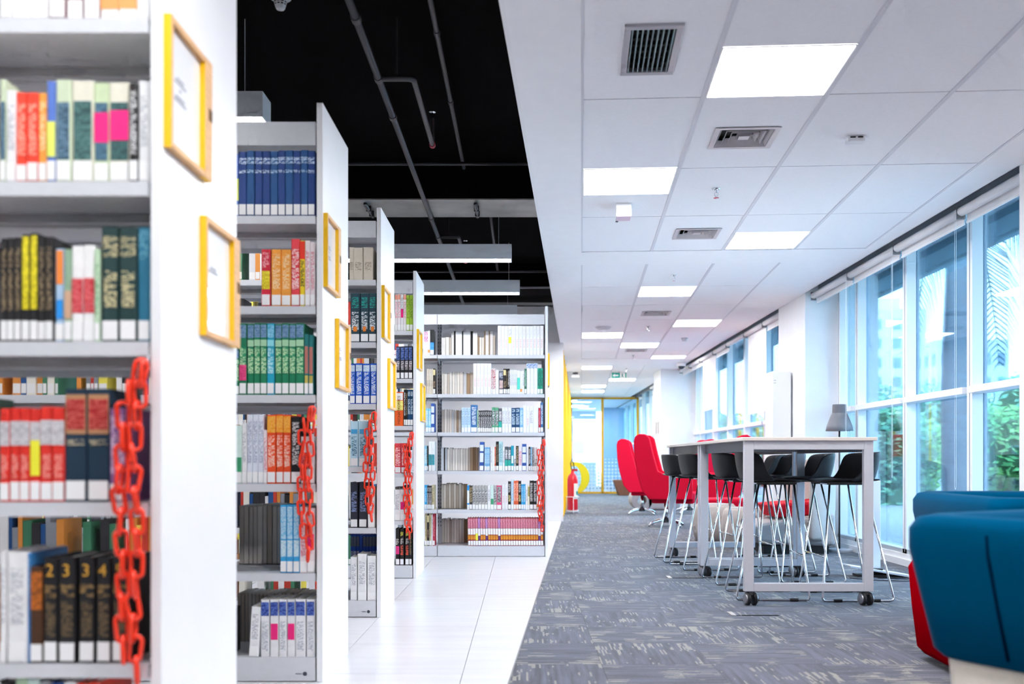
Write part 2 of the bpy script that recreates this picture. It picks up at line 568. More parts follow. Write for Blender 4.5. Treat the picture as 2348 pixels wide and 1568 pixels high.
light_names = ['behind the camera on the left', 'behind the camera on the right', 'nearest in view, beside the air grille', 'in the left column, above the white box',
               'at the end of the first ceiling field', 'nearest in the second ceiling field', 'beside the lowered roller blind bay', 'in the left column past the round detector',
               'in the middle column past the round detector', 'at the far end of the second field', 'in front of the green exit sign', 'just behind the green exit sign',
               'second from the yellow glass wall', 'closest to the yellow glass wall']
for i, (F, c, lt) in enumerate(LIGHTS):
    sm = S0 + (c + .5) * TW
    x, y = cf(sm, lt + .3)
    t = thing('ceiling_light', 'square recessed light panel ' + light_names[i], 'ceiling light', (x, y, CZ), -PA, 'square ceiling light panels')
    h = 0.298
    emitter_box(-h, h, -h, h, 0.004, 0.02, 'diffuser', EMIT_PANEL, t)
    fr = MB()
    for (xa, xb, ya, yb) in ((-h, h, -h, -h + .008), (-h, h, h - .008, h), (-h, -h + .008, -h, h), (h - .008, h, -h, h)):
        fr.box(xa, xb, ya, yb, 0.0, 0.006)
    fr.build('frame', WHITE, t)

# ------------------------------------------------------------------ walls
W1 = struct('wall_back')
MB().box(-9, cf(0, 11.15)[0] + .03, 15.1, 15.3, 0, SLAB).build('plaster', mat('#e4e4e6', 0.75, var=0.02, scale=5), W1)
W2 = struct('wall_left'); MB().box(-9.2, -9, -5, 15.3, 0, SLAB).build('plaster', WALLW, W2)
W3 = struct('wall_behind'); MB().box(-9.2, 4, -5.2, -5, 0, SLAB).build('plaster', WALLW, W3)
# yellow partition beyond the back wall, along the corridor
PW = struct('wall_partition')
MB().prism(st((-0.12, 11.33), (-0.11, 11.33), (-0.11, 24.1), (-0.12, 24.1)), 'z', 0.0, CZ).build('panel', mat('#e6e8ec', 0.3), PW)
for k in range(17):
    t0 = 11.33 + k * .78
    MB().prism(st((-0.109, t0), (0.02, t0), (0.02, t0 + .07), (-0.109, t0 + .07)), 'z', 0.0, CZ).build('post', YELL, PW)
# columns of the facade
for nm, (xa, xb, ya, yb) in (('wall_column_near', (3.10, 3.9, 4.9, 6.04)), ('wall_column_mid', (3.10, 3.9, 10.62, 11.72)), ('wall_column_far', (2.77, 3.9, 19.4, 20.45)), ('wall_right', (3.5, 3.7, -5, 4.9))):
    o = MB().box(xa, xb, ya, yb, 0, 3.0).build(nm, WALLW, None)
    o['kind'] = 'structure'
# pelmet recess above the blinds: closes the gap between ceiling edge and facade
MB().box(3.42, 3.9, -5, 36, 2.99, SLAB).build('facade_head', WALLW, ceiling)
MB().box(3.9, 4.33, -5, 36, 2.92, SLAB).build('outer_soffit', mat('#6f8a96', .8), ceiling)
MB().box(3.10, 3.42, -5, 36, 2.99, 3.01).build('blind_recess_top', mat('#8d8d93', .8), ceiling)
MB().box(3.245, 3.255, -5, 36, 2.755, 2.99).build('blind_recess_back', mat('#8d8d93', .8), ceiling)  # grey board added to block daylight above the rollers
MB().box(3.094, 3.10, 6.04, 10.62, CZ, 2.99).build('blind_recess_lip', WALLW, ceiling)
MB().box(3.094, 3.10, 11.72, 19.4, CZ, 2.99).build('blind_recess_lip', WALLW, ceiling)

# ------------------------------------------------------------------ glazed facade
XF, XG = 3.46, 3.545
def bay(n, ya, yb, muls, name):
    w = struct('window_%d' % n)
    fr = mat('#f2f4f7', 0.4)
    ys = [ya] + muls + [yb]
    MB().box(3.44, XG + .06, ya, yb, 0.0, 0.105).build('baseboard_plinth', mat('#ececee', 0.5), w)
    MB().box(3.42, 3.44, ya, yb, 0.0, 0.06).build('baseboard_step', mat('#ececee', 0.5), w)
    MB().box(XF, XG + .03, ya, yb, 0.105, 0.145).build('bottom_rail', mat('#c5cad1', 0.35, .3), w)
    MB().box(XF, XG + .03, ya, yb, 2.93, 3.0).build('top_rail', fr, w)
    for y in muls + ([yb - .07] if n != 2 else [yb - .07]):
        m_ = MB()
        m_.box(XF, XG + .03, y, y + .088, 0.105, 3.0)
        mo = m_.build('mullion', fr, w)
        MB().box(XF - .004, XF, y + .036, y + .044, 0.12, 2.93).build('mullion_groove', mat('#a8adb6', .5), mo)
    for i in range(len(ys) - 1):
        y0 = ys[i] + (.088 if i else 0.0); y1 = ys[i + 1]
        if y1 - y0 < .1: continue
        MB().box(XF - .035, XG + .03, y0 + .01, y1 - .004, 1.462, 1.516).build('transom', fr, w, bevel=.004)
        MB().box(XG, XG + .008, y0, y1, 0.14, 1.465).build('pane', GLASS, w)
        MB().box(XG, XG + .008, y0, y1, 1.515, 2.94).build('pane', GLASS, w)
    return w
bay(1, 6.04, 10.62, [6.2, 7.45, 8.72, 9.98], 'near')
bay(2, 11.72, 19.4, [12.54, 13.8, 15.06, 16.3, 17.55, 18.8], 'mid')
bay(3, 20.45, 28.0, [21.4, 22.65, 23.9, 25.15, 26.4], 'far')
bay(4, 28.2, 36, [29.5, 31.0, 32.5, 34.0], 'beyond')

# yellow framed glass wall at the end of the corridor
GWY = 27.95
gx0 = cf(0, 24.0)[0] - .02
gw = struct('window_5')
ypost = mat('#e8a800', 0.4)
for (xa, xb) in ((gx0, gx0 + .06), (2.275, 2.345), (3.30, 3.36)):
    MB().box(xa, xb, GWY, GWY + .08, 0, CZ).build('post', ypost, gw)
MB().box(gx0, 3.36, GWY, GWY + .08, CZ - .055, CZ).build('top_rail', ypost, gw)
MB().box(gx0, 3.36, GWY, GWY + .08, 0, .055).build('bottom_rail', ypost, gw)
MB().box(gx0 + .06, 2.275, GWY + .035, GWY + .045, .055, CZ - .055).build('pane', GLASS2, gw)
MB().box(2.345, 3.30, GWY + .035, GWY + .045, .055, CZ - .055).build('pane', GLASS2, gw)
def dots_mat():
    m = bpy.data.materials.new('frosted_dot_film')
    m.use_nodes = True
    nt = m.node_tree; nt.nodes.clear()
    out = nt.nodes.new('ShaderNodeOutputMaterial')
    tc = nt.nodes.new('ShaderNodeTexCoord')
    mp = nt.nodes.new('ShaderNodeMapping'); mp.inputs['Scale'].default_value = (10, 0, 10)
    nt.links.new(tc.outputs['Object'], mp.inputs['Vector'])
    vo = nt.nodes.new('ShaderNodeTexVoronoi'); vo.inputs['Randomness'].default_value = 0.0; vo.inputs['Scale'].default_value = 1.0
    nt.links.new(mp.outputs[0], vo.inputs['Vector'])
    nz = nt.nodes.new('ShaderNodeTexNoise'); nz.inputs['Scale'].default_value = 0.55
    nt.links.new(mp.outputs[0], nz.inputs['Vector'])
    sp = nt.nodes.new('ShaderNodeSeparateXYZ'); nt.links.new(tc.outputs['Object'], sp.inputs[0])
    # dots grow scarcer towards the top edge of the film
    ma = nt.nodes.new('ShaderNodeMath'); ma.operation = 'MULTIPLY_ADD'; ma.inputs[1].default_value = -0.30; ma.inputs[2].default_value = 0.36
    nt.links.new(sp.outputs['Z'], ma.inputs[0])
    mb = nt.nodes.new('ShaderNodeMath'); mb.operation = 'MULTIPLY_ADD'; mb.inputs[1].default_value = 0.35
    nt.links.new(nz.outputs['Fac'], mb.inputs[0]); nt.links.new(ma.outputs[0], mb.inputs[2])
    lt = nt.nodes.new('ShaderNodeMath'); lt.operation = 'LESS_THAN'
    nt.links.new(vo.outputs['Distance'], lt.inputs[0]); nt.links.new(mb.outputs[0], lt.inputs[1])
    tr = nt.nodes.new('ShaderNodeBsdfTransparent')
    df = nt.nodes.new('ShaderNodeBsdfTranslucent'); df.inputs[0].default_value = (0.85, 0.92, 1, 1)
    d2 = nt.nodes.new('ShaderNodeBsdfDiffuse'); d2.inputs[0].default_value = (0.85, 0.92, 1, 1)
    ad = nt.nodes.new('ShaderNodeMixShader'); ad.inputs[0].default_value = .5
    nt.links.new(df.outputs[0], ad.inputs[1]); nt.links.new(d2.outputs[0], ad.inputs[2])
    mx = nt.nodes.new('ShaderNodeMixShader')
    nt.links.new(lt.outputs[0], mx.inputs[0]); nt.links.new(tr.outputs[0], mx.inputs[1]); nt.links.new(ad.outputs[0], mx.inputs[2])
    nt.links.new(mx.outputs[0], out.inputs[0])
    return m
DOTS = dots_mat()
MB().box(gx0 + .06, 2.275, GWY + .030, GWY + .034, .055, 1.0).build('dotted_film', DOTS, gw)
MB().box(2.345, 3.30, GWY + .030, GWY + .034, .055, 1.0).build('dotted_film', DOTS, gw)
ring = MB()
N = 28
cx, cz = 1.50, 0.46
for i in range(N):
    a0 = R(-88) + i / N * R(196); a1 = R(-88) + (i + 1) / N * R(196)
    q = []
    for a_ in (a0, a1):
        q.append(((cx + .44 * math.cos(a_), cz + .46 * math.sin(a_)), (cx + .19 * math.cos(a_), cz - .02 + .36 * math.sin(a_))))
    ring.prism([q[0][1], q[0][0], q[1][0], q[1][1]], 'y', GWY + .022, GWY + .028)
ring.build('round_letter_decal', mat('#f5d400', .4), gw)
MB().box(1.43, 1.78, GWY + .02, GWY + .026, 1.16, 1.52).build('paper_notice', PAPER, gw)
# room seen through that glass
RB = struct('wall_end_room')
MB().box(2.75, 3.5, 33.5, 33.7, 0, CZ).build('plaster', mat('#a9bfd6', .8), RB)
MB().box(-1.2, 2.75, 36, 36.2, 0, .9).build('sill_wall', WALLW, RB)
MB().box(-1.2, 2.75, 36, 36.2, 2.5, CZ).build('head_wall', WALLW, RB)
for xx in (-.6, .6, 1.8):
    MB().box(xx, xx + .09, 36, 36.15, .9, 2.5).build('mullion', WALLW, RB)
MB().box(-1.3, -1.2, 28, 36.2, 0, CZ).build('side_wall', WALLW, RB)
MB().box(-1.2, 3.9, 28.05, 36.2, CZ, CZ + .03).build('ceiling_board', CEILW, RB)
for i, (x, y) in enumerate(((1.35, 29.6), (1.05, 31.2), (1.9, 32.6))):
    t = thing('ceiling_light', 'square light panel, ' + ORD[i + 1] + ' behind the yellow framed glass wall', 'ceiling light', (x, y, CZ), 0, 'square ceiling light panels')
    emitter_box(-.3, .3, -.3, .3, -.012, -.002, 'diffuser', EMIT_PANEL, t)
    MB().box(-.31, .31, -.31, .31, -.004, -.0005).build('frame', WHITE, t)

# ------------------------------------------------------------------ open black ceiling: beams, pipes
for (ya, yb) in ((7.80, 8.36), (11.75, 12.3)):
    bmst = struct('ceiling_beam')
    xe_ = cf(0, ya - 4)[0] - .03
    MB().box(-9, xe_, ya, yb, 3.055, SLAB).build('concrete', BLACKC, bmst)
    MB().box(-9, xe_, ya + .002, yb - .002, 3.045, 3.055).build('foil_soffit', mat('#8d8a86', 0.4, .25, var=.3, scale=3.0) if ya < 9 else BLACKC, bmst)  # nearer beam's underside coloured paler to stand for light falling on it
def pipe(label, pts, r, m=PIPE, collars=(), name='sprinkler_pipe'):
    t = thing(name, label, 'pipe', pts[0])
    p0 = Vector(pts[0])
    MB().tube([Vector(p) - p0 for p in pts], r, 10).build('pipe_run', m, t, smooth=True)
    for cpt in collars:
        a_ = Vector(cpt) - p0
        MB().tube([a_ - Vector((0, .025, 0)), a_ + Vector((0, .025, 0))], r * 1.28, 10).build('coupling', m, t)
    return t
ZP = 3.02
XP = -0.783
main = pipe('long grey sprinkler main under the black ceiling with two side branches', [(XP, 2.5, ZP), (XP, 14.5, ZP)], .019, collars=[(XP, 4.55, ZP), (XP, 5.265, ZP), (XP, 5.85, ZP), (XP, 8.3, ZP), (XP, 8.98, ZP)])
def bent(pts, k=0.04):
    out = [Vector(pts[0])]
    for i in range(1, len(pts) - 1):
        p = Vector(pts[i]); a_ = (Vector(pts[i - 1]) - p).normalized() * k; b_ = (Vector(pts[i + 1]) - p).normalized() * k
        for j in range(5):
            u = j / 4
            out.append((p + a_) * (1 - u) ** 2 + p * 2 * u * (1 - u) + (p + b_) * u * u)
    out.append(Vector(pts[-1]))
    return out
for i, yb in enumerate((5.265, 8.98)):
    t = thing('sprinkler_branch', 'bent %s grey pipe branch ending in an upright sprinkler' % ('nearer' if i == 0 else 'farther'), 'pipe', (XP, yb, ZP))
    MB().tube(bent([(0.0, 0, 0), (.19, 0, 0), (.19, 1.085, 0)]), .016, 10).build('pipe_run', PIPE, t, smooth=True)
    MB().tube([(.19, 1.085, 0), (.19, 1.12, 0)], .021, 10).build('red_cap', mat('#a3263a', .5), t)
    MB().tube([(.19, 1.095, 0), (.19, 1.095, .17)], .014, 8).build('riser', DARKM, t)
    MB().lathe([(.012, 0), (.008, .02), (.008, .035), (.024, .04), (.024, .046), (0, .048)], 10, (.19, 1.095, .17)).build('sprinkler_head', CHROME, t)
    MB().tube([(.10, 0, 0), (.10, 0, SLAB - ZP)], .004, 6).build('hanger_rod', DARKM, t)
pipe('thin grey conduit beside the white ceiling edge', [(-.46, 2.5, 3.24), (-.46, 7.6, 3.24)], .014, collars=[(-.46, 4.0, 3.24), (-.46, 5.2, 3.24), (-.46, 6.2, 3.24)], name='conduit')
pipe('thin conduit past the shiny beam', [(-.30, 8.5, 3.24), (-.30, 11.7, 3.24)], .014, name='conduit')
pipe('pipe crossing the black ceiling in front of the beam', [(-3.2, 7.36, 3.2), (.08, 7.36, 3.2)], .014, mat('#333236', .4, .5), name='cross_pipe')
pipe('upper pipe crossing behind the hanging luminaire', [(-2.2, 11.2, 3.13), (.30, 11.2, 3.13)], .012, mat('#3a393d', .4, .5), name='cross_pipe')
pipe('lower pale pipe crossing behind the hanging luminaire', [(-2.2, 11.5, 3.0), (.33, 11.5, 3.0)], .012, mat('#8b8a8f', .4, .5), name='cross_pipe')
o = MB().box(-3, .46, 13.2, 13.45, 3.10, 3.18).build('cable_tray', BLACK, None, bevel=.005)
tag(o, 'black cable tray crossing above the farthest bookcase', 'cable tray')
# short tubes under the beam
for i, x in enumerate((-1.27, -.38)):
    t = thing('beam_clamp_rod', ('left' if i == 0 else 'right') + ' short metal rod clamped under the shiny beam', 'rod', (x, 8.0, 3.05))
    MB().tube([(0, -.18, -.035), (.0, .22, -.035)], .016, 8).build('rod', mat('#6b6b6e', .25, .9), t, smooth=True)
    MB().box(-.02, .02, -.02, .0, -.05, 0).build('bracket', BLACK, t)
    MB().box(-.02, .02, .14, .16, -.05, 0).build('bracket', BLACK, t)
# smoke detector hanging at the top
t = thing('smoke_detector', 'white cone-shaped smoke detector hanging from the black ceiling', 'smoke detector', (-1.15, 4.6, 3.085))
MB().lathe([(.0, 0), (.018, .0), (.022, .006), (.034, .045), (.038, .05), (.05, .053), (.052, .06), (.05, .075), (.05, .1), (0, .1)], 28).build('body', mat('#d9dcdc', .45), t, smooth=True)
vents = MB()
for rr, z in ((.0265, .019), (.0295, .029)):
    for k in range(10):
        a_ = 2 * math.pi * k / 10
        vents.box(-.0008, .0008, -.0008, .0008, 0, 0)
        vents.v = vents.v[:-8]; vents.f = vents.f[:-6]; vents.mi = vents.mi[:-6]
        a1, a2 = a_, a_ + .42
        vents._add([((rr) * math.cos(a1), rr * math.sin(a1), z), (rr * math.cos(a2), rr * math.sin(a2), z), ((rr + .0022) * math.cos(a2), (rr + .0022) * math.sin(a2), z + .005), ((rr + .0022) * math.cos(a1), (rr + .0022) * math.sin(a1), z + .005)], [(0, 1, 2, 3)])
vents.build('vent_slots', BLACK, t)
MB().tube([(0, 0, .1), (0, 0, SLAB - 3.085)], .012, 8).build('stem', DARKM, t)

# suspended linear luminaires over the aisles
LUM = [(-.05, -.1), (1.72, -.1), (3.5, -1.39), (5.28, -1.394), (7.1, -1.39), (8.94, -.10), (10.7, -.03), (12.4, -.07)]  # first two are out of view, added to light the near bookcase fronts
lum_lab = ['behind the camera', 'in front of the nearest bookcase', 'above the first aisle', 'with its lit end beside the nearest bookcase', 'above the aisle behind the second bookcase',
           'upper of the two seen above the fourth bookcase', 'lower of the two seen above the fourth bookcase', 'just above the farthest bookcase top']
for i, (y, xe) in enumerate(LUM):
    t = thing('linear_luminaire', 'long grey suspended linear luminaire ' + lum_lab[i], 'pendant light', (xe, y, 2.79), 0, 'suspended linear luminaires')
    L_ = 3.6
    b_ = MB()
    b_.box(-L_, 0, -.085, -.075, 0, .135); b_.box(-L_, 0, .075, .085, 0, .135); b_.box(-L_, 0, -.075, .075, .125, .135); b_.box(-.008, 0, -.075, .075, 0, .125); b_.box(-L_, -L_ + .008, -.075, .075, 0, .125)
    b_.build('housing', mat('#d6d8de', .4), t)
    emitter_box(-L_ + .01, -.01, -.072, .072, .03, .04, 'tube_light', EMIT_TUBE, t)
    lv = MB()
    for k in range(int(L_ / .1)):
        x = -.06 - k * .1
        lv.box(x - .0015, x + .0015, -.072, .072, .004, .028)
    tag(lv.build('louvre', mat('#f4f4f4', .3), t), kind='stuff')
    for x in (-.12, -L_ + .3):
        MB().tube([(x, 0, .135), (x, 0, SLAB - 2.79)], .003, 5).build('suspension_wire', STEELG, t)

# ------------------------------------------------------------------ bookcases
LV = [1.985, 1.600, 1.222, 0.843, 0.462, 0.104]
LVC = [2.030, 1.655, 1.284, 0.906, 0.538, 0.100]
XR = -0.85                      # outer face of the end panels of the first four cases
CASES = {
    'A': dict(y=2.28, x0=-3.05, x1=XR, lv=LV, nm='nearest', bays=[-3.0, -1.94]),
    'B': dict(y=4.12, x0=-3.05, x1=XR, lv=LV, nm='second', bays=[-3.0, -1.94]),
    'C': dict(y=5.82, x0=-3.05, x1=XR, lv=LVC, nm='third', bays=[-3.0, -1.94]),
    'D': dict(y=7.76, x0=-3.05, x1=XR, lv=LV, nm='fourth', bays=[-3.0, -1.94]),
    'E': dict(y=9.53, x0=-3.05, x1=0.2495, lv=LV, nm='farthest', bays=[-2.95, -1.895, -0.84]),
}
SHELF_NM = ['top', 'second', 'third', 'fourth', 'fifth', 'bottom']
PT = 0.026
def bookcase(key):
    c = CASES[key]
    y, xa, xb = c['y'], c['x0'], c['x1']
    lab = {'A': 'nearest grey steel bookcase with a white end panel, cut by the left frame edge',
           'B': 'second grey steel bookcase holding blue and green sets, white end panel',
           'C': 'third grey steel bookcase with a narrow view of blue books',
           'D': 'fourth grey steel bookcase with red and black books behind its chain',
           'E': 'farthest grey steel bookcase, seen full face beside the carpet'}[key]
    t = thing('bookcase', lab, 'bookcase', (0, y, 0), 0, 'steel library bookcases')
    xi = xb - PT                # inner face of the end panel
    MB().box(xi, xb, 0, .6, 0, 2.465).build('end_panel', PANELW, t, bevel=.002)
    bs = c['bays'] + [xi - .004]
    for bi in range(len(bs) - 1):
        a_, b_ = bs[bi] + .004, bs[bi + 1] - .002
        for li, z in enumerate(c['lv'][:-1]):
            for (ya, yb, fr) in ((.004, .285, 0), (.315, .596, 1)):
                s = MB()
                s.box(a_, b_, ya + (.003 if fr == 0 else 0), yb - (.003 if fr else 0), z - .012, z - .002)
                lip = ya if fr == 0 else yb - .003
                s.box(a_, b_, lip, lip + .003, z - .034, z)
                back = yb - .02 if fr == 0 else ya
                s.box(a_, b_, back, back + .02, z - .034, z - .012)
                so = s.build('shelf', SHELF, t)
                for xx in (a_, b_ - .003):
                    br = MB()
                    if fr == 0:
                        br.prism([(ya + .01, z - .002), (yb, z - .002), (yb, z - .075), (yb - .05, z - .075), (ya + .01, z - .034)], 'x', xx, xx + .003)
                    else:
                        br.prism([(ya, z - .002), (yb - .01, z - .002), (yb - .01, z - .034), (ya + .05, z - .075), (ya, z - .075)], 'x', xx, xx + .003)
                    br.build('shelf_bracket', SHELF, so)
        # plinth and canopy
        z = c['lv'][-1]
        MB().box(a_, b_, .004, .596, z - .012, z).build('base_shelf', SHELF, t)
        MB().box(a_, b_, .002, .02, 0.004, z - .001).build('plinth', SHELF, t)
        MB().box(a_, b_, .58, .598, 0.004, z - .001).build('plinth', SHELF, t)
        zc = c['lv'][0]
        cn = MB(); cn.box(a_, b_, .004, .012, 2.285, 2.385); cn.box(a_, b_, .588, .596, 2.285, 2.385); cn.box(a_, b_, .012, .588, 2.377, 2.385)
        cn.build('canopy', SHELF, t)
    for bi, xx in enumerate(bs):
        u = MB()
        xw = .022
        xc0, xc1 = (xx - xw, xx + xw) if bi < len(bs) - 1 else (xi - .03, xi)
        u.box(xc0, xc1, .285, .315, 0.0, 2.375)
        up = u.build('upright', STEELG, t)
        if key == 'E' and bi == 2:
            sl = MB()
            for q in range(56):
                z = .28 + q * .037
                for dx in (-.012, .012):
                    sl.box(xx + dx - .003, xx + dx + .003, .2835, .285, z, z + .018)
            tag(sl.build('slots', BLACK, up), kind='stuff')
    # maker's mark at the right end of the plinth
    if key in 'BC':
        mk = MB()
        mk.lathe([(.0, 0), (.009, 0), (.009, .001), (0, .001)], 14)
        o = mk.build('maker_mark', mat('#3a3f4c', .5), t, (xi - .05, .0018, .035))
        o.rotation_euler = (R(90), 0, 0)
        MB().box(xi - .09, xi - .065, .0008, .002, .0335, .0365).build('maker_mark', mat('#5a5f6c', .5), t)
    return t
for k in CASES:
    bookcase(k)

# sign frames on the end panels
def sign(case, idx, y0, z0, z1, w=.30, edge=False):
    c = CASES[case]
    lab = 'yellow edged plywood %s frame on the %s bookcase end' % (('upper', 'lower')[idx], c['nm'])
    t = thing('sign_frame', lab + ' panel', 'sign', (c['x1'] + .0005, c['y'] + y0, z0), 0, 'yellow section sign frames')
    h = z1 - z0
    d = .018
    # near and far stiles: painted yellow edges, raw plywood face
    def member(name, ya, yb, za, zb):
        o = MB().box(0, d, ya, yb, za, zb).build(name, YELL, t)
        MB().box(d, d + .0012, ya, yb, za, zb).build('plywood_face', PLY, o)
        return o
    member('stile', 0, .012, 0, h)
    far = member('stile', w - .055, w, 0, h)
    MB().box(d + .0012, d + .002, w - .03, w - .0002, h * .50, h * .60).build('finger_notch', mat('#6b4a22', .8), far)
    o = MB().box(0, d, .012, w - .055, h - .014, h).build('rail', PLY, t)
    o = MB().box(0, d, .012, w - .055, 0, .014).build('rail', PLY, t)
    sh = MB().box(0.001, .004, .012, w - .055, .014, h - .014).build('sheet', mat('#eef0f4', .15, coat=.3), t)
    pr = MB()
    for zz, wd in ((.60, .05), (.57, .08), (.52, .015), (.46, .06), (.43, .08)):
        pr.box(.004, .0044, .10 - wd / 2, .10 + wd / 2, h * zz, h * zz + .006)
    pr.build('printed_shelf_range', mat('#8c8e96', .8), sh)
    return t
for k in 'ABCDE':
    sign(k, 0, .012, 1.685, 2.0)
    sign(k, 1, .268, 1.272, 1.587)

# red plastic chains
def link_mesh():
    pts = []
    L_, W_ = .0215, .0135
    for i in range(16):
        a_ = 2 * math.pi * i / 16
        pts.append((W_ * math.cos(a_), 0, W_ * math.sin(a_) + (L_ - .004 if math.sin(a_) >= 0 else -(L_ - .004))))
    b_ = MB(); b_.tube(pts, .0058, 6, closed=True)
    o = b_.build('link', mat('#f53a1e', .35, coat=.2), None, smooth=True)
    return o
LINK = None
def chain(case, x_r, top, bot, label, wob):
    global LINK
    c = CASES[case]
    yf = c['y'] - .022
    t = thing('plastic_chain', label, 'chain', (x_r, yf, top), 0, 'red plastic chains')
    MB().tube([(0, 0, 0), (0, .02, .012), (0, .03, .03)], .003, 6).build('hook', STEELG, t)
    rg = random.Random(wob)
    n = int((top - bot) / .0495)
    k = 0
    for strand, dx in ((0, -.014), (1, -.046)):
        ph = rg.uniform(0, 6)
        for i in range(n - (rg.randint(0, 2) if strand else 0)):
            f = i / n
            z = -.02 - i * .0495
            spread = min(1, f * 9) * (1 if f < .72 else max(.25, 1 - (f - .72) * 2.6))
            x = dx * spread - .006 + .005 * math.sin(i * .9 + ph) - (.012 * max(0, f - .7) / .3)
            if LINK is None:
                o = LINK = link_mesh()
            else:
                o = LINK.copy(); C.objects.link(o)
            o.parent = t
            o.location = (x, .0 - .002 * math.sin(i * 1.7 + ph) - .004 * strand, z)
            o.rotation_euler = (rg.uniform(-.12, .12), rg.uniform(-.18, .18), (R(20) if (i + strand) % 2 else R(100)) + rg.uniform(-.3, .3))
            k += 1
    return t
chain('A', -.882, 1.165, .42, 'red plastic chain hanging beside the nearest white end panel', 1)
chain('B', -.882, 1.160, .475, 'red plastic chain hanging on the second bookcase over light blue books', 2)
chain('C', -.882, 1.222, .572, 'red plastic chain hanging on the third bookcase beside pale blue books', 3)
chain('D', -.882, 1.160, .318, 'red plastic chain hanging on the fourth bookcase over red books', 4)
chain('E', .215, 1.142, .222, 'red plastic chain at the right end of the farthest bookcase', 5)

# ------------------------------------------------------------------ books
W_ = '#f1f1f3'
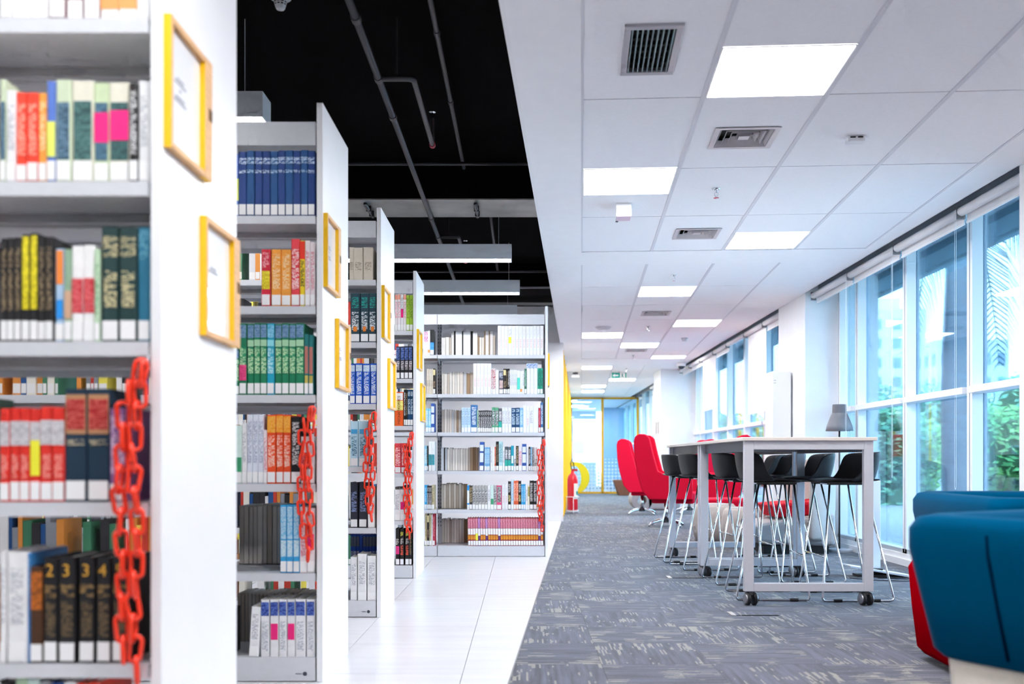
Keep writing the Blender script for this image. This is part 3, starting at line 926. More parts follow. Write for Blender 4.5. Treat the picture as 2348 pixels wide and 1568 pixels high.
# style: (description, cover colour, [(z0, z1, inset, colour, ink or None)], call number label?)
ST = {
 'wht': ('white paperback', '#eeeef0', [(.35, .85, .35, '#eeeef0', '#b9bcc4')], 1),
 'whr': ('white book with red lettering', '#f0eff0', [(.25, .55, .5, '#f0eff0', '#e8c2c6'), (.62, .86, .5, '#f0eff0', '#dcdee2')], 0),
 'whp': ('white book with a pink tag', '#eeeef0', [(.4, .9, .35, '#eeeef0', '#b9bcc4'), (.36, .60, .15, '#f0117e', None)], 1),
 'why': ('white book with a yellow tag', '#f2f2f2', [(.40, .62, .2, '#eef24a', None), (.66, .9, .35, '#f2f2f2', '#b9bcc4')], 0),
 'wbt': ('white book with a blue top', '#eef0f4', [(.84, .99, .02, '#2f6fc0', '#dfe8f4')], 1),
 'wor': ('white and orange book', '#f1efec', [(.1, .22, .02, '#f0a05a', None)], 0),
 'mar': ('maroon book', '#6b1a33', [], 1),
 'wma': ('white book with a red emblem', '#f2f0f1', [(.2, .34, .2, '#f2f0f1', '#b3202c')], 1),
 'pgr': ('pale green book', '#c9d6b8', [(.22, .78, .2, '#2c5068', '#5f8098')], 1),
 'pgp': ('pale green book with a pink tag', '#c5d6ae', [(.22, .80, .2, '#29506a', '#4f7890'), (.40, .70, .1, '#f2087c', None)], 1),
 'crg': ('cream book with a dark green panel', '#dfdccb', [(.22, .80, .18, '#1f4a48', '#4e7a78')], 1),
 'crp': ('cream book with a pink tag', '#dfdccb', [(.22, .80, .15, '#173f40', '#3f6a6a'), (.42, .72, .1, '#f2087c', None)], 1),
 'red': ('red book', '#ee3d22', [(.30, .88, .3, '#ee3d22', '#f6a08c')], 1),
 'org': ('orange book', '#ee9a3a', [(.35, .9, .3, '#ee9a3a', '#f8d5a0')], 1),
 'bly': ('blue book with a yellow tag', '#5173c4', [(.25, .60, .1, '#e5ee6c', None)], 1),
 'blk': ('black book', '#17161a', [(.30, .9, .32, '#17161a', '#8d7a5e')], 1),
 'bkw': ('black book with white lettering', '#131317', [(.28, .92, .3, '#131317', '#d8d8da')], 1),
 'bkg': ('black book with gold numeral', '#14141a', [(.62, .74, .15, '#14141a', '#8f7144'), (.25, .58, .32, '#14141a', '#6e5a3c')], 1),
 'bky': ('black book with yellow flash', '#15151a', [(.30, .98, .2, '#efe02a', '#b7a812')], 1),
 'brn': ('dark brown book with orange panel', '#4a2a12', [(.55, .95, .12, '#8a4a10', '#c86a1c')], 1),
 'lbo': ('light blue and orange book', '#a9c6e2', [(.62, .98, .3, '#ee8a3a', None), (.25, .45, .35, '#1490e6', None)], 1),
 'grt': ('sage green book', '#8fae92', [(.25, .55, .02, '#d0a98c', None)], 1),
 'wrd': ('white book with a red panel', '#f3f2f2', [(.30, .66, .04, '#c21f2a', '#de6a70')], 1),
 'lgr': ('light green book', '#bcd8b8', [(.30, .85, .3, '#bcd8b8', '#7aa87a')], 1),
 'dgg': ('dark green book with gold lettering', '#16393a', [(.74, .92, .12, '#16393a', '#b8ad86'), (.30, .62, .25, '#16393a', '#c9bd92')], 1),
 'tel': ('teal book', '#1d6f8e', [(.72, .98, .1, '#1d6f8e', '#5d9cb2')], 1),
 'rgb': ('red book with a grey band', '#e02a1e', [(.60, .86, .03, '#b9b5ba', '#d8d4d8'), (.25, .5, .35, '#e02a1e', '#f09a90')], 1),
 'rgy': ('red book with a yellow tag', '#e02a1e', [(.60, .86, .03, '#b9b5ba', '#d8d4d8'), (.28, .66, .1, '#f2ec3a', None)], 1),
 'nvr': ('navy book with a red and gold panel', '#0f2f46', [(.60, .95, .08, '#b98a63', None), (.64, .91, .16, '#a31420', '#c85a50'), (.50, .55, .2, '#0f2f46', '#b9ad92')], 1),
 'pur': ('purple book', '#8a5f96', [(.3, .92, .3, '#8a5f96', '#d9c4de')], 1),
 'blt': ('thin blue paperback', '#2f7fc4', [(.6, .95, .2, '#2f7fc4', '#8fc4ea')], 0),
 'blu': ('dark blue clothbound book', '#123c82', [(.80, .90, .06, '#1a4a92', '#c8d8ee'), (.66, .71, .08, '#123c82', '#c2d2ea')], 1),
 'bl2': ('mid blue clothbound book', '#14508c', [(.80, .90, .06, '#1c5a98', '#b8d0e8'), (.66, .71, .08, '#14508c', '#a8c4e0')], 1),
 'rdy': ('red book with a yellow panel', '#d81f3c', [(.30, .62, .12, '#f2e23a', '#d8c020'), (.68, .95, .3, '#d81f3c', '#f0a0a8')], 1),
 'orb': ('bright orange book', '#f5a23c', [(.30, .92, .3, '#f5a23c', '#fbd9a8')], 1),
 'rdp': ('tall red book with white title', '#e8424e', [(.25, .85, .2, '#e8424e', '#f8d8d8')], 1),
 'ryl': ('red and yellow book', '#f2d324', [(.72, .99, .02, '#e8301e', None), (.30, .70, .25, '#f2d324', '#4a4a20')], 1),
 'wpk': ('white and pink book', '#efe3e6', [(.25, .85, .3, '#efe3e6', '#d98a9a')], 1),
 'grn': ('green book with blue top', '#128059', [(.80, .98, .12, '#4a78a4', '#7fa0c0'), (.68, .77, .08, '#a9d8b0', None), (.30, .66, .22, '#2f9a6c', '#c8e8b8')], 1),
 'grp': ('green book with a pink tag', '#128059', [(.80, .98, .12, '#4a78a4', '#7fa0c0'), (.40, .66, .22, '#2f9a6c', '#c8e8b8'), (.20, .42, .06, '#ee5590', '#d83a78')], 1),
 'cyn': ('cyan book among green ones', '#12a6c4', [(.80, .98, .12, '#4aa8d0', '#8fd0e8'), (.68, .77, .08, '#8fe0ea', None), (.30, .66, .22, '#3ab8d0', '#c8f0f4')], 1),
 'tlt': ('thin teal book', '#19797c', [(.35, .8, .25, '#c07a70', None), (.12, .32, .25, '#c8b858', None)], 1),
 'whg': ('white and green book', '#d5ece4', [(.20, .45, .1, '#3aa070', None)], 1),
 'lav': ('pale lavender book', '#dfe4f0', [(.3, .9, .3, '#dfe4f0', '#aab0c8')], 1),
 'orr': ('orange and red book', '#f0501c', [(.74, .98, .04, '#f59a1a', '#f8b850'), (.24, .70, .25, '#f0501c', '#f8d0c0')], 1),
 'lbs': ('light blue striped book', '#35a4de', [(.5, .97, .2, '#7cc4ea', '#c8e4f4'), (.24, .48, .2, '#a8d4ea', '#d8ecf4')], 1),
 'wbs': ('white volume with a dark blue top', '#e9e9ec', [(.72, .96, .1, '#1a2f8a', '#5a78c4'), (.1, .62, .35, '#e9e9ec', '#b4b8c2')], 0),
 'wbp': ('white volume with blue top and pink tag', '#e9e9ec', [(.72, .96, .1, '#1a2f8a', '#5a78c4'), (.30, .58, .15, '#f0187c', None)], 0),
 'crm': ('cream linen book', '#d6ccbd', [(.3, .55, .3, '#d6ccbd', '#a89c8c')], 0),
 'dtl': ('dark teal book with white title', '#21414f', [(.25, .62, .28, '#21414f', '#e4eaee'), (.70, .92, .3, '#21414f', '#1fa39a'), (.22, .32, .62, '#f08a30', None)], 1),
 'blb': ('bright blue book', '#1a5fd0', [(.80, .96, .1, '#b8d4ec', '#dfeaf4'), (.24, .78, .35, '#1a5fd0', '#e0e8f4')], 1),
 'pbl': ('pale blue book', '#b9dcec', [(.24, .66, .35, '#b9dcec', '#4a7a98'), (.72, .82, .2, '#4aa8dc', None)], 1),
 'nvl': ('dark navy book', '#232838', [(.35, .8, .3, '#232838', '#8a9ac8')], 1),
 'pnk': ('white book with pink stripes', '#f0e9ec', [(.85, .98, .1, '#f4a48c', None), (.35, .8, .3, '#f0e9ec', '#e89aa4')], 1),
 'lim': ('lime green book', '#a4cc3a', [(.35, .9, .3, '#a4cc3a', '#6a8a20')], 1),
 'nvb': ('navy and black book', '#1c1a22', [(.58, .97, .1, '#1f3a7a', '#6f8ac8'), (.28, .55, .25, '#e9e6ea', '#5a4a52')], 1),
 'mec': ('thick orange book with a yellow tag', '#f0601a', [(.76, .97, .1, '#f2f0ee', None), (.46, .74, .05, '#f5ee8a', '#d8cf60')], 0),
 'bkp': ('black book with a pink tag', '#1b181a', [(.30, .52, .1, '#ee3f8c', '#d82a78'), (.55, .72, .3, '#1b181a', '#e0dcd8')], 1),
 'bkr': ('black book with red lettering', '#1b181a', [(.28, .55, .3, '#1b181a', '#e0543a'), (.58, .75, .3, '#1b181a', '#e0dcd8'), (.8, .92, .3, '#1b181a', '#c8c84a')], 1),
 'mag': ('white and magenta book', '#f4eef4', [(.55, .98, .15, '#b42a8a', '#f4eef4')], 1),
 'bkb': ('black and blue book', '#1a1a1c', [(.03, .5, .03, '#1a80d0', '#5aa8e0')], 1),
 'cyb': ('cyan and white book', '#8cd0ea', [(.28, .9, .3, '#8cd0ea', '#e8f6fa')], 1),
 'wtl': ('white and teal book', '#f2f4f4', [(.20, .56, .05, '#1f8494', '#58a8b4')], 1),
 'tan': ('tan book', '#c9bd98', [(.3, .9, .3, '#c9bd98', '#8f8460')], 1),
 'rla': ('white book with a red ladder pattern', '#f3eeee', [(.2, .97, .15, '#b23a44', '#f3eeee')], 1),
 'ntv': ('dark slate book', '#454a5c', [(.25, .6, .2, '#e8d8d4', '#b88a88'), (.7, .95, .2, '#454a5c', '#d8dce8')], 1),
 'btn': ('black and tan book', '#2c2622', [(.74, .95, .1, '#e8d8a0', None), (.26, .5, .2, '#b89a7a', '#2c2622')], 1),
 'gry': ('grey book', '#9a9ca2', [(.3, .9, .25, '#c8cace', '#3a3a40')], 1),
 'whq': ('plain white book', '#eff0f2', [], 1),
 'tqw': ('white book with a turquoise panel', '#eef2f2', [(.20, .70, .05, '#2fd0b8', '#68dcc8')], 1),
 'grs': ('dark green slim book', '#2a6a50', [(.3, .92, .3, '#2a6a50', '#a8ccb8')], 1),
 'tgr': ('turquoise green book', '#12a082', [(.3, .92, .3, '#12a082', '#0a5a58')], 1),
 'lbp': ('pale blue paperback', '#cfe4f4', [(.3, .95, .3, '#cfe4f4', '#8ab8dc')], 1),
 'bll': ('tall blue book', '#3f74ae', [(.28, .92, .4, '#3f74ae', '#e8eef4')], 1),
 'bwl': ('black book with white spine grid', '#231f22', [(.12, .72, .35, '#231f22', '#e4e4e6'), (.76, .95, .25, '#231f22', '#e4e4e6')], 1),
 'gnw': ('green framed white book', '#5fae84', [(.28, .88, .2, '#dfe4e4', '#2a2a2e')], 1),
 'nvw': ('deep blue book with white title', '#134a78', [(.32, .75, .2, '#134a78', '#c8dcec'), (.82, .95, .25, '#134a78', '#c8dcec')], 1),
 'crn': ('crimson book', '#b5213c', [(.3, .92, .3, '#b5213c', '#e88a98')], 1),
 'sky': ('sky blue book', '#7ab8e4', [(.3, .92, .3, '#7ab8e4', '#d8ecf8')], 1),
 'ptl': ('pale teal book', '#b8dce0', [(.3, .92, .3, '#b8dce0', '#7aa8b0')], 1),
 'gtl': ('grey and teal book', '#5a5f6a', [(.20, .45, .03, '#28b0a0', None), (.5, .88, .3, '#e8e8ea', '#8a8a90')], 1),
 'tq2': ('turquoise book', '#10a0b8', [(.3, .6, .3, '#e0f0f2', None)], 1),
 'wbl': ('white book with a black base', '#f0e8ea', [(.2, .5, .05, '#1a1a1c', '#e8e8e8')], 1),
 'bwb': ('blue book with white panels', '#2f58a8', [(.3, .62, .15, '#e8eef8', None), (.68, .9, .15, '#e8eef8', None)], 1),
 'bwi': ('white and blue book', '#f0f2f4', [(.78, .99, .03, '#1a9ae6', None), (.2, .26, .03, '#1a9ae6', None)], 1),
 'btx': ('black and gold patterned book', '#2a2722', [(.3, .95, .12, '#2a2722', '#b8a078')], 1),
 'gbx': ('grey book with a black framed title', '#b4b2b0', [(.28, .86, .25, '#d8d8d8', '#2a2a2c')], 1),
 'pkf': ('pink framed book', '#e8447c', [(.30, .95, .22, '#c9c2c4', '#2a2a2c')], 1),
 'bkc': ('black book with cream title', '#171719', [(.28, .52, .3, '#171719', '#d8c880'), (.6, .9, .3, '#171719', '#e0e0e0')], 1),
 'or2': ('coral orange book', '#ee6a40', [(.3, .92, .3, '#ee6a40', '#f8d0b8')], 1),
 'cy2': ('cyan striped book', '#2aa4e0', [(.3, .92, .3, '#2aa4e0', '#a8dcf4')], 1),
 'twh': ('white and tan book', '#ece6cc', [(.55, .95, .1, '#b0a468', None)], 1),
 'ser': ('red volume with orange band', '#9c2a34', [(.64, .97, .12, '#c8607a', '#e8a0b0'), (.40, .62, .12, '#f4f0f0', None), (.22, .38, .12, '#f0a02c', '#c87a1c')], 1),
 'sev': ('violet volume with white band', '#6a3478', [(.64, .97, .12, '#a868b0', '#d0a0d4'), (.36, .62, .12, '#f4f0f0', None)], 1),
 'sey': ('red volume with a yellow tag', '#9c2a34', [(.64, .97, .12, '#c8607a', '#e8a0b0'), (.44, .62, .12, '#f4f0f0', None), (.20, .44, .05, '#f4f050', None)], 1),
 'bvs': ('blue volume with white title', '#1c55c0', [(.80, .97, .1, '#5a6a80', None), (.42, .72, .25, '#1c55c0', '#e8eef8')], 0),
 'bvp': ('blue volume with a pink tag', '#1c55c0', [(.05, .55, .05, '#d8307c', '#e86aa0')], 0),
}
FE = ['#e2dad2', '#d6cfc8', '#e8e1d8', '#c4b8ab', '#ece6e0', '#ab8f72', '#cfd2d6', '#86694e']
FEN = {'j0': ('greyish beige journal, page edges outward', FE[0]), 'j1': ('grey journal, page edges outward', FE[1]), 'j2': ('pale beige journal, page edges outward', FE[2]),
       'j3': ('brownish journal, page edges outward', FE[3]), 'j4': ('off-white page block, edges outward', '#e2deda'), 'j5': ('brown journal, page edges outward', FE[5]),
       'j6': ('cool grey journal, page edges outward', FE[6]), 'j7': ('dark brown journal, page edges outward', FE[7]), 'jb': ('black covered book turned edge outward', '#1c1b1a'), 'jw': ('white page block, edges outward', '#eceaea')}
LABELW = mat('#f4f4f5', .6)
BOOKN = {}
def pile_mat(h): return mat(h, .55, var=.06, scale=30)
PAGES = mat('#e6e1d6', .85, var=.06, scale=90, stretch=(6, 1, .2))
def shade(h):
    h = h.lstrip('#')
    return '#' + ''.join('%02x' % int(int(h[i:i + 2], 16) * .8) for i in (0, 2, 4))
def book(case, li, sty, x0, w, z0, h, yf, lean, order, rear=False, side='left'):
    c = CASES[case]
    je = sty in FEN
    if je:
        desc, col = FEN[sty]
    else:
        desc, col, bands, lab = ST[sty]
    d = .17 if case in 'E' or h < .24 else .19
    d = min(d, .20)
    rearword = ' rear' if rear else ''
    label = '%s, %s from %s on %s%s shelf of %s bookcase' % (desc, ORD[order], side, SHELF_NM[li], rearword, c['nm'])
    words = label.split()
    if len(words) > 16:
        label = '%s, %s from %s, %s%s shelf, %s bookcase' % (desc, ORD[order], side, SHELF_NM[li], rearword, c['nm'])
    bw = min(.0025, w * .14)
    m_ = MB()
    sp = .003
    ww = w - .0006
    if je:
        # spine towards the back, pages towards the aisle
        m_.box(-ww / 2, -ww / 2 + bw, 0, d, 0, h); m_.box(ww / 2 - bw, ww / 2, 0, d, 0, h); m_.box(-ww / 2, ww / 2, d, d + sp, 0, h)
        o = m_.build('bound_journal', mat(shade(col), .7, var=.08, scale=30), None, (x0 + w / 2, yf, z0))
        tag(o, label, 'journal', 'journals on the %s bookcase' % c['nm'])
        MB().box(-ww / 2 + bw, ww / 2 - bw, .004 * rnd.random(), d, .003, h - .004 - .004 * rnd.random()).build('page_block', mat(col, .9, var=.16, scale=60, stretch=(9, 1, .12)), o)
    else:
        r_ = min(.0035, w * .18)
        prof = [(-ww / 2, r_), (-ww / 2 + r_, 0), (ww / 2 - r_, 0), (ww / 2, r_), (ww / 2, d), (ww / 2 - bw, d), (ww / 2 - bw, sp + r_ * .4), (-ww / 2 + bw, sp + r_ * .4), (-ww / 2 + bw, d), (-ww / 2, d)]
        m_.prism(prof, 'z', 0, h)
        o = m_.build('book', pile_mat(col), None, (x0 + w / 2, yf, z0))
        tag(o, label, 'book', 'books on the %s bookcase' % c['nm'])
        MB().box(-ww / 2 + bw, ww / 2 - bw, sp + r_ * .4, d - .004, .004, h - .005).build('page_block', PAGES, o)
        for bi, (a_, b_, ins, bc, ink) in enumerate(bands):
            iw = ww / 2 * (1 - ins)
            bm = text_mat(bc, ink, max(.0016, round(w / 9, 4)), .0021) if ink else mat(bc, .5)
            MB().box(-iw, iw, -.0006 - .0004 * bi, .0003, a_ * h, b_ * h).build('spine_print', bm, o)
        if lab:
            iw = ww / 2 * .86
            lh = rnd.uniform(.19, .225)
            MB().box(-iw, iw, -.0022, .0003, .02 * h, min(lh * h, .05)).build('call_number_label', LABELW, o)
    if lean:
        o.rotation_euler = (0, lean, 0)
        o.location.z += w / 2 * abs(math.sin(lean)) + .0003
    return o

def row(case, li, spec, u0, v0=None, rear=False, yoff=None, lean=0.0):
    """spec: 'style width top [xN]' per entry; widths and tops are read off the photograph at the shelf's distance"""
    c = CASES[case]
    yf = c['y'] + (yoff if yoff is not None else (.30 + .06 if rear else .010))
    z0 = c['lv'][li] + .0005
    k = yf / FPX
    u = u0
    key = (case, li, rear)
    for e in spec.split(';'):
        e = e.strip()
        if not e: continue
        q = e.split()
        if q[0] == 'gap':
            u += float(q[1]); continue
        n = 1
        if q[-1].startswith('x'):
            n = int(q[-1][1:]); q = q[:-1]
        w, top = float(q[1]), float(q[2])
        ln = R(float(q[3])) if len(q) > 3 else lean
        for _ in range(n):
            BOOKN[key] = BOOKN.get(key, 0) + 1
            jt = rnd.uniform(-.0015, .0015)
            zt = CAM_Z + (1057 - top) * k + jt
            book(case, li, q[0], (u - 1198) * k, w * k, z0, max(.05, zt - z0), yf + rnd.uniform(0, .006), ln, BOOKN[key], rear)
            u += w

row('A', 0, 'wma 26 -190; wma 44 -190; wma 42 -190; mar 39 -190 x3; wor 43 -190 x2; wht 28 -190', 0)
row('A', 1, 'pgr 13 180; wht 23 205; red 26 210 x2; org 19 212; bly 21 185; pgr 35 183; crg 50 183; pgp 36 187; crp 48 187; bkw 20 190; wht 26 185', -1)
row('A', 2, 'blk 16 545 x3; bky 19 535 x2; blk 18 542 x2; gap 3; lbo 22 568; grt 17 570; wrd 26 562 x2; lgr 13 570; gap 2; dgg 41 520; gap 2; dgg 40 520; gap 2; tel 28 520', -1)
row('A', 3, 'rgb 23 935 x3; rgy 24 935; rgb 29 933 x2; nvr 51 890; nvr 52 890; pur 18 935 x2', -3)
row('A', 4, 'wht 14 1265; gap 2; wht 46 1265; blt 6 1270; brn 30 1300; gap 2; bkg 32 1278; gap 3; bkg 39 1278; gap 6; bkg 37 1278; gap 5; bkg 33 1278; bkg 37 1278', -1)
row('A', 5, 'blk 34 1560; lgr 28 1557; whg 28 1558; gry 26 1564; blu 30 1566; whq 30 1564; red 26 1566 x2', -1)
row('B', 0, 'bly 9 352; blu 18 347; bl2 18 345; blu 18 346 x2; bl2 18 346; blu 17 345; bl2 18 345; blu 17 346; bl2 17 344; blu 16 345', 538)
row('B', 1, 'rdy 21 572; gap 1; orb 24 572; orb 22 572; rdp 20 548; ryl 12 552; wpk 12 552; wpk 11 554', 599)
row('B', 2, 'grn 9 800; grp 17 742; gap 1; grn 16 742; grn 15 741 x2; cyn 17 741; gap 1; grn 16 742; grn 16 741; grn 16 742; grn 19 741; tlt 10 766; tlt 11 768', 539)
row('B', 3, 'whg 14 975; wht 11 970; lav 13 950 x3; wpk 8 985; orr 20 950; orr 17 950; orr 17 950; bkw 23 955; wrd 16 1000; whq 15 1000', 540)
row('B', 4, 'lbs 15 1157 x3; wpk 17 1162; whp 17 1165', 642)
row('B', 4, 'j1 11 1160; j0 11 1160; j1 10 1158 x2; j0 12 1158; j1 10 1156; j3 12 1156; j1 11 1158; j6 11 1160; j1 12 1158 x2; j3 11 1160; j1 12 1158; j6 12 1158', 548, rear=True)
row('B', 5, 'wbs 20 1375; gap 2; wbp 19 1375; gap 1; wbs 18 1375; gap 1; wbp 18 1375; gap 1; wbs 23 1375; gap 2; wbs 19 1375', 597)
row('B', 5, 'wht 22 1392 3', 570)
row('B', 5, 'j3 8 1360 x3; j1 8 1360 x2; j3 9 1362 x4; j1 8 1360 x3; j3 9 1360 x5; j1 8 1362 x4', 545, rear=True)
row('C', 0, 'crm 10 567; crm 21 567; gap 1; crm 22 567', 801)
row('C', 1, 'dtl 22 672; gap 1; dtl 19 672; dtl 18 672', 803)
row('C', 2, 'blb 12 833; gap 1; blb 16 833; gap 1; blb 16 833; gap 1; blb 14 833', 802)
row('C', 3, 'pbl 18 965; gap 1; pbl 20 965', 803)
row('C', 4, 'nvl 17 1105; gap 2; nvl 19 1105 1; gap 2; wht 16 1115', 803)
row('C', 5, 'wht 15 1277; gap 2; wht 20 1270; gap 2; wht 20 1275', 803)
row('C', 5, 'bvs 7 1226 x3; bvp 8 1226; bvs 7 1226 x5', 803, rear=True, yoff=.335)
row('D', 0, 'pnk 7 674; pnk 6.5 674; whp 6.5 674; pnk 6.5 674; lim 7.5 676; lim 8 676', 905)
row('D', 1, 'nvb 9 794; gap 1; nvb 8.5 794; gap .5; nvb 9 794; gap .5; nvb 9 794', 908)
row('D', 2, 'mec 20 898; gap 1; bkw 4.5 893; blk 4.5 893; nvw 6 893; nvw 6.5 893', 904.5)
row('D', 3, 'rdp 14 1016; gap .5; rdp 13 1016', 905)
row('D', 4, 'wht 13 1122; whp 14 1122', 904.5)
row('D', 5, 'bkp 9 1212; gap 1; bkr 9 1212; gap 3; bkr 9 1212; blk 6 1216', 907)
row('D', 4, 'j1 6 1116 x3; j6 5 1112 x2', 906, rear=True)
# farthest bookcase: short left bay, then the full right bay
row('E', 0, 'mag 5 760 x2; wor 5 758; bkb 9 756', 971)
row('E', 1, 'crm 5 846 x3; btn 5 845', 978)
row('E', 2, 'cyb 6 936 x2; bwb 8 925', 976)
row('E', 3, 'cyb 6 1022; blk 2.5 1022; gap 1; wtl 7 1012; wtl 7 1012', 973)
row('E', 4, 'cy2 6 1112; bwl 3.6 1114 x3; tan 6 1112', 973)
row('E', 5, 'tan 5 1178; btn 5 1178; tan 5 1178; wht 3 1180; crn 5 1178', 974, yoff=.03)
row('E', 0, 'whr 8.1 747 x2; whr 8.1 747; why 8.1 747; whr 8.1 747 x9', 1141)
row('E', 1, 'whr 8.2 833 x5; rla 3.5 845; rla 7 845; whq 7.5 848; ntv 10 851; btn 6.5 845; blk 4 845; bkw 4.2 845; wht 4.2 848 x4; tqw 7 850; wor 5 850; wht 5 850; grs 5 845; wbt 8.3 833 x3; tgr 6 844; tgr 6.5 844', 1085)
row('E', 2, 'lbp 7 934 x3; bll 15 928; lgr 3 940; bwl 4.4 941 x7; gnw 7 934; gnw 8 934; gtl 8 936; wht 7.3 934 x3; nvw 9.5 935 x2; sky 8 935; whq 7 930; whr 7 931; wht 9 931; whq 12 933; crn 5 935; bll 6 923', 1058)
row('E', 3, 'bwb 10 1013 .8; gap 2; sky 4 1025 x3; gap 1; wht 5 1025; whq 5 1025; or2 3 1024; blk 6.5 1012; ptl 9 1012; wht 5 1025; gtl 7 1024 x2; tq2 6.5 1022; wbl 5 1024; btx 6 1022; wpk 8 1026; bwb 10 1018; whq 5 1024; bkw 4.5 1024; sky 3.5 1025; gry 5 1025; wbl 6 1025; whq 5 1026', 1099)
row('E', 4, 'bwi 5 1112; btx 7 1113; gbx 7 1113 x5; wht 7 1113; whg 7 1113; gbx 7 1113; pkf 11 1113; gap 1; whr 7 1110 x2; bkc 6.5 1103; lbp 6.5 1100; or2 5.3 1102 x2; bkc 6.5 1103; cy2 5 1110 x2; wht 5 1113; twh 4.5 1113; bkw 8 1102 x2; wor 4.5 1112', 1071)
row('E', 5, 'ser 5.75 1187 x3; sey 5.75 1187; sev 5.75 1187; ser 5.75 1187 x2; sev 5.75 1187; ser 5.75 1187 x4; sev 5.75 1187; ser 5.75 1187 x15; sev 5.75 1187; ser 5.75 1187', 1073.5, lean=-.02)
row('E', 0, 'j4 10 772; j2 8 772; j3 5 772; j4 6 762; jb 3.5 758; jw 15 760; jb 2.5 758; jw 17 760; jb 5 758; jw 11 762; j5 4 770; j2 5.5 772 x2; j5 3 757; jw 8 758; j5 2.5 757; jw 7 758; j3 5 768', 1012, rear=True, yoff=.10)
row('E', 1, 'j2 5 855; j0 8 855; j3 5 855; j4 6 852; j2 6 852; j4 5 852; j2 6 852; j0 8 852; j6 8 854; j5 8 855; j3 8 852', 1013, rear=True, yoff=.10)
row('E', 2, 'j3 6 938; j2 6 938; j1 6 938; j2 5 938; j6 5 939; j1 6 940; j5 4 940; j1 6 940', 1013, rear=True, yoff=.10)
row('E', 3, 'j6 7 1026; jb 2.5 1026; j6 5 1026; j2 6 1028; j1 6 1026; j0 6 1028; j2 6 1028; j1 6 1028; j2 6 1028; j1 6 1028; j0 6 1028; j3 5 1026; j5 6 1025; j7 6 1025; j5 6 1025; j1 6 1026', 1011, rear=True, yoff=.10)
row('E', 4, 'j1 5 1110; j2 6 1110; j3 6 1108; j2 5 1108; j3 6 1108; j0 6 1108; j3 6 1110; j1 6 1108; j3 6 1110; j5 6 1110', 1012, rear=True, yoff=.20)
row('E', 5, 'j0 6 1190; j2 6 1190; j2 6 1188; j3 4 1192; j1 6 1190; j2 6 1190; j0 6 1190; j2 6 1190; j1 5 1190; j7 6 1192; j5 5 1190', 1013, rear=True)
# lettering on the thick orange spine
def spine_text(txt, case, x, z, yf, size, m, rot=90, parent=None):
    cu = bpy.data.curves.new('spine_title', 'FONT')
    cu.body = txt; cu.size = size; cu.extrude = .0004
    cu.align_x = 'LEFT'
    tmp = bpy.data.objects.new('spine_title', cu)
    C.objects.link(tmp)
    bpy.context.view_layer.update()
    me = bpy.data.meshes.new_from_object(tmp.evaluated_get(bpy.context.evaluated_depsgraph_get()))
    bpy.data.objects.remove(tmp); bpy.data.curves.remove(cu)
    me.materials.clear(); me.materials.append(m)
    o = bpy.data.objects.new('spine_title', me)
    C.objects.link(o)
    o.rotation_euler = (R(90), R(-rot), 0)
    o.location = (x, yf, z)
    return o
NUM = iter(('2', '3', '3', '4', '5'))
for o in list(bpy.data.objects):
    if o.get('category') == 'book' and str(o.get('label', '')).startswith('thick orange book'):
        q = spine_text('MECHATRONICS', 'D', .011, .012, -.0012, .030, mat('#7a3a14', .6))
        q.parent = o
    if o.get('category') == 'book' and str(o.get('label', '')).startswith('black book with gold numeral'):
        q = spine_text(next(NUM), 'A', -.012, .205, -.0026, .042, mat('#dca43a', .4), rot=0)
        q.name = 'volume_numeral'
        q.parent = o

# rows that run on to the left, glimpsed only through gaps
pal = ['#eceaea', '#e9e4d8', '#c83a2a', '#20508c', '#efe05a', '#2a2a2e', '#3a7a5a', '#d8d8de', '#8a8f98', '#d88a3a']
pm = [mat(h, .6) for h in pal]
for key, c in CASES.items():
    m_ = MB()
    xlim = {'A': -1.27, 'B': -1.24, 'C': -1.07, 'D': -1.06, 'E': -1.0}[key]
    rg = random.Random(ord(key))
    for li, z in enumerate(c['lv']):
        x = -2.95
        while x < xlim - .04:
            w = rg.uniform(.014, .04); h = rg.uniform(.19, .27)
            ci = rg.randrange(len(pal))
            if rg.random() < .12 or abs(x + 1.94) < .05:
                x += .04; continue
            y0 = c['y'] + .016 + rg.uniform(0, .01)
            m_.box(x, x + w - .0006, y0, y0 + .17, z + .0005, z + h, ci)
            m_.box(x + .002, x + w - .0026, y0 - .0008, y0, z + .008, z + .05, 0)
            x += w
    o = m_.build('book_rows', pm, None)
    tag(o, 'assorted books running on along the %s bookcase towards the left' % c['nm'], 'books', kind='stuff')

# ------------------------------------------------------------------ devices on the white ceiling
def on_ceiling(s_rel, y, dz=0.0):
    t = t_of(y, S0 + s_rel)
    x, yy = cf(S0 + s_rel, t)
    return (x, yy, CZ + .006 + dz)
ALU = mat('#b9b7bd', .35, .4)
t = thing('air_grille', 'square return air grille with vertical slats in the near ceiling', 'air grille', on_ceiling(.31, 4.35), -PA)
w, l = .125, .262
for (xa, xb, ya, yb) in ((-w, w, -l, -l + .035), (-w, w, l - .035, l), (-w, -w + .028, -l + .035, l - .035), (w - .028, w, -l + .035, l - .035)):
    MB().box(xa, xb, ya, yb, -.012, 0).build('frame_bar', ALU, t, bevel=.002)
for k in range(9):
    x = -w + .036 + k * .0223
    o = MB().box(-.0025, .0025, -l + .035, l - .035, -.009, .02).build('slat', mat('#8fa3a6', .4, .3), t, (x, 0, 0))
for k in range(7):
    y = -l + .07 + k * .065
    MB().box(-w + .03, w - .03, y - .002, y + .002, -.022 + .045, .04).build('rear_slat', DARKM, t)
MB().box(-w + .01, w - .01, -l + .01, l - .01, .055, .06).build('duct_backing', BLACK, t)
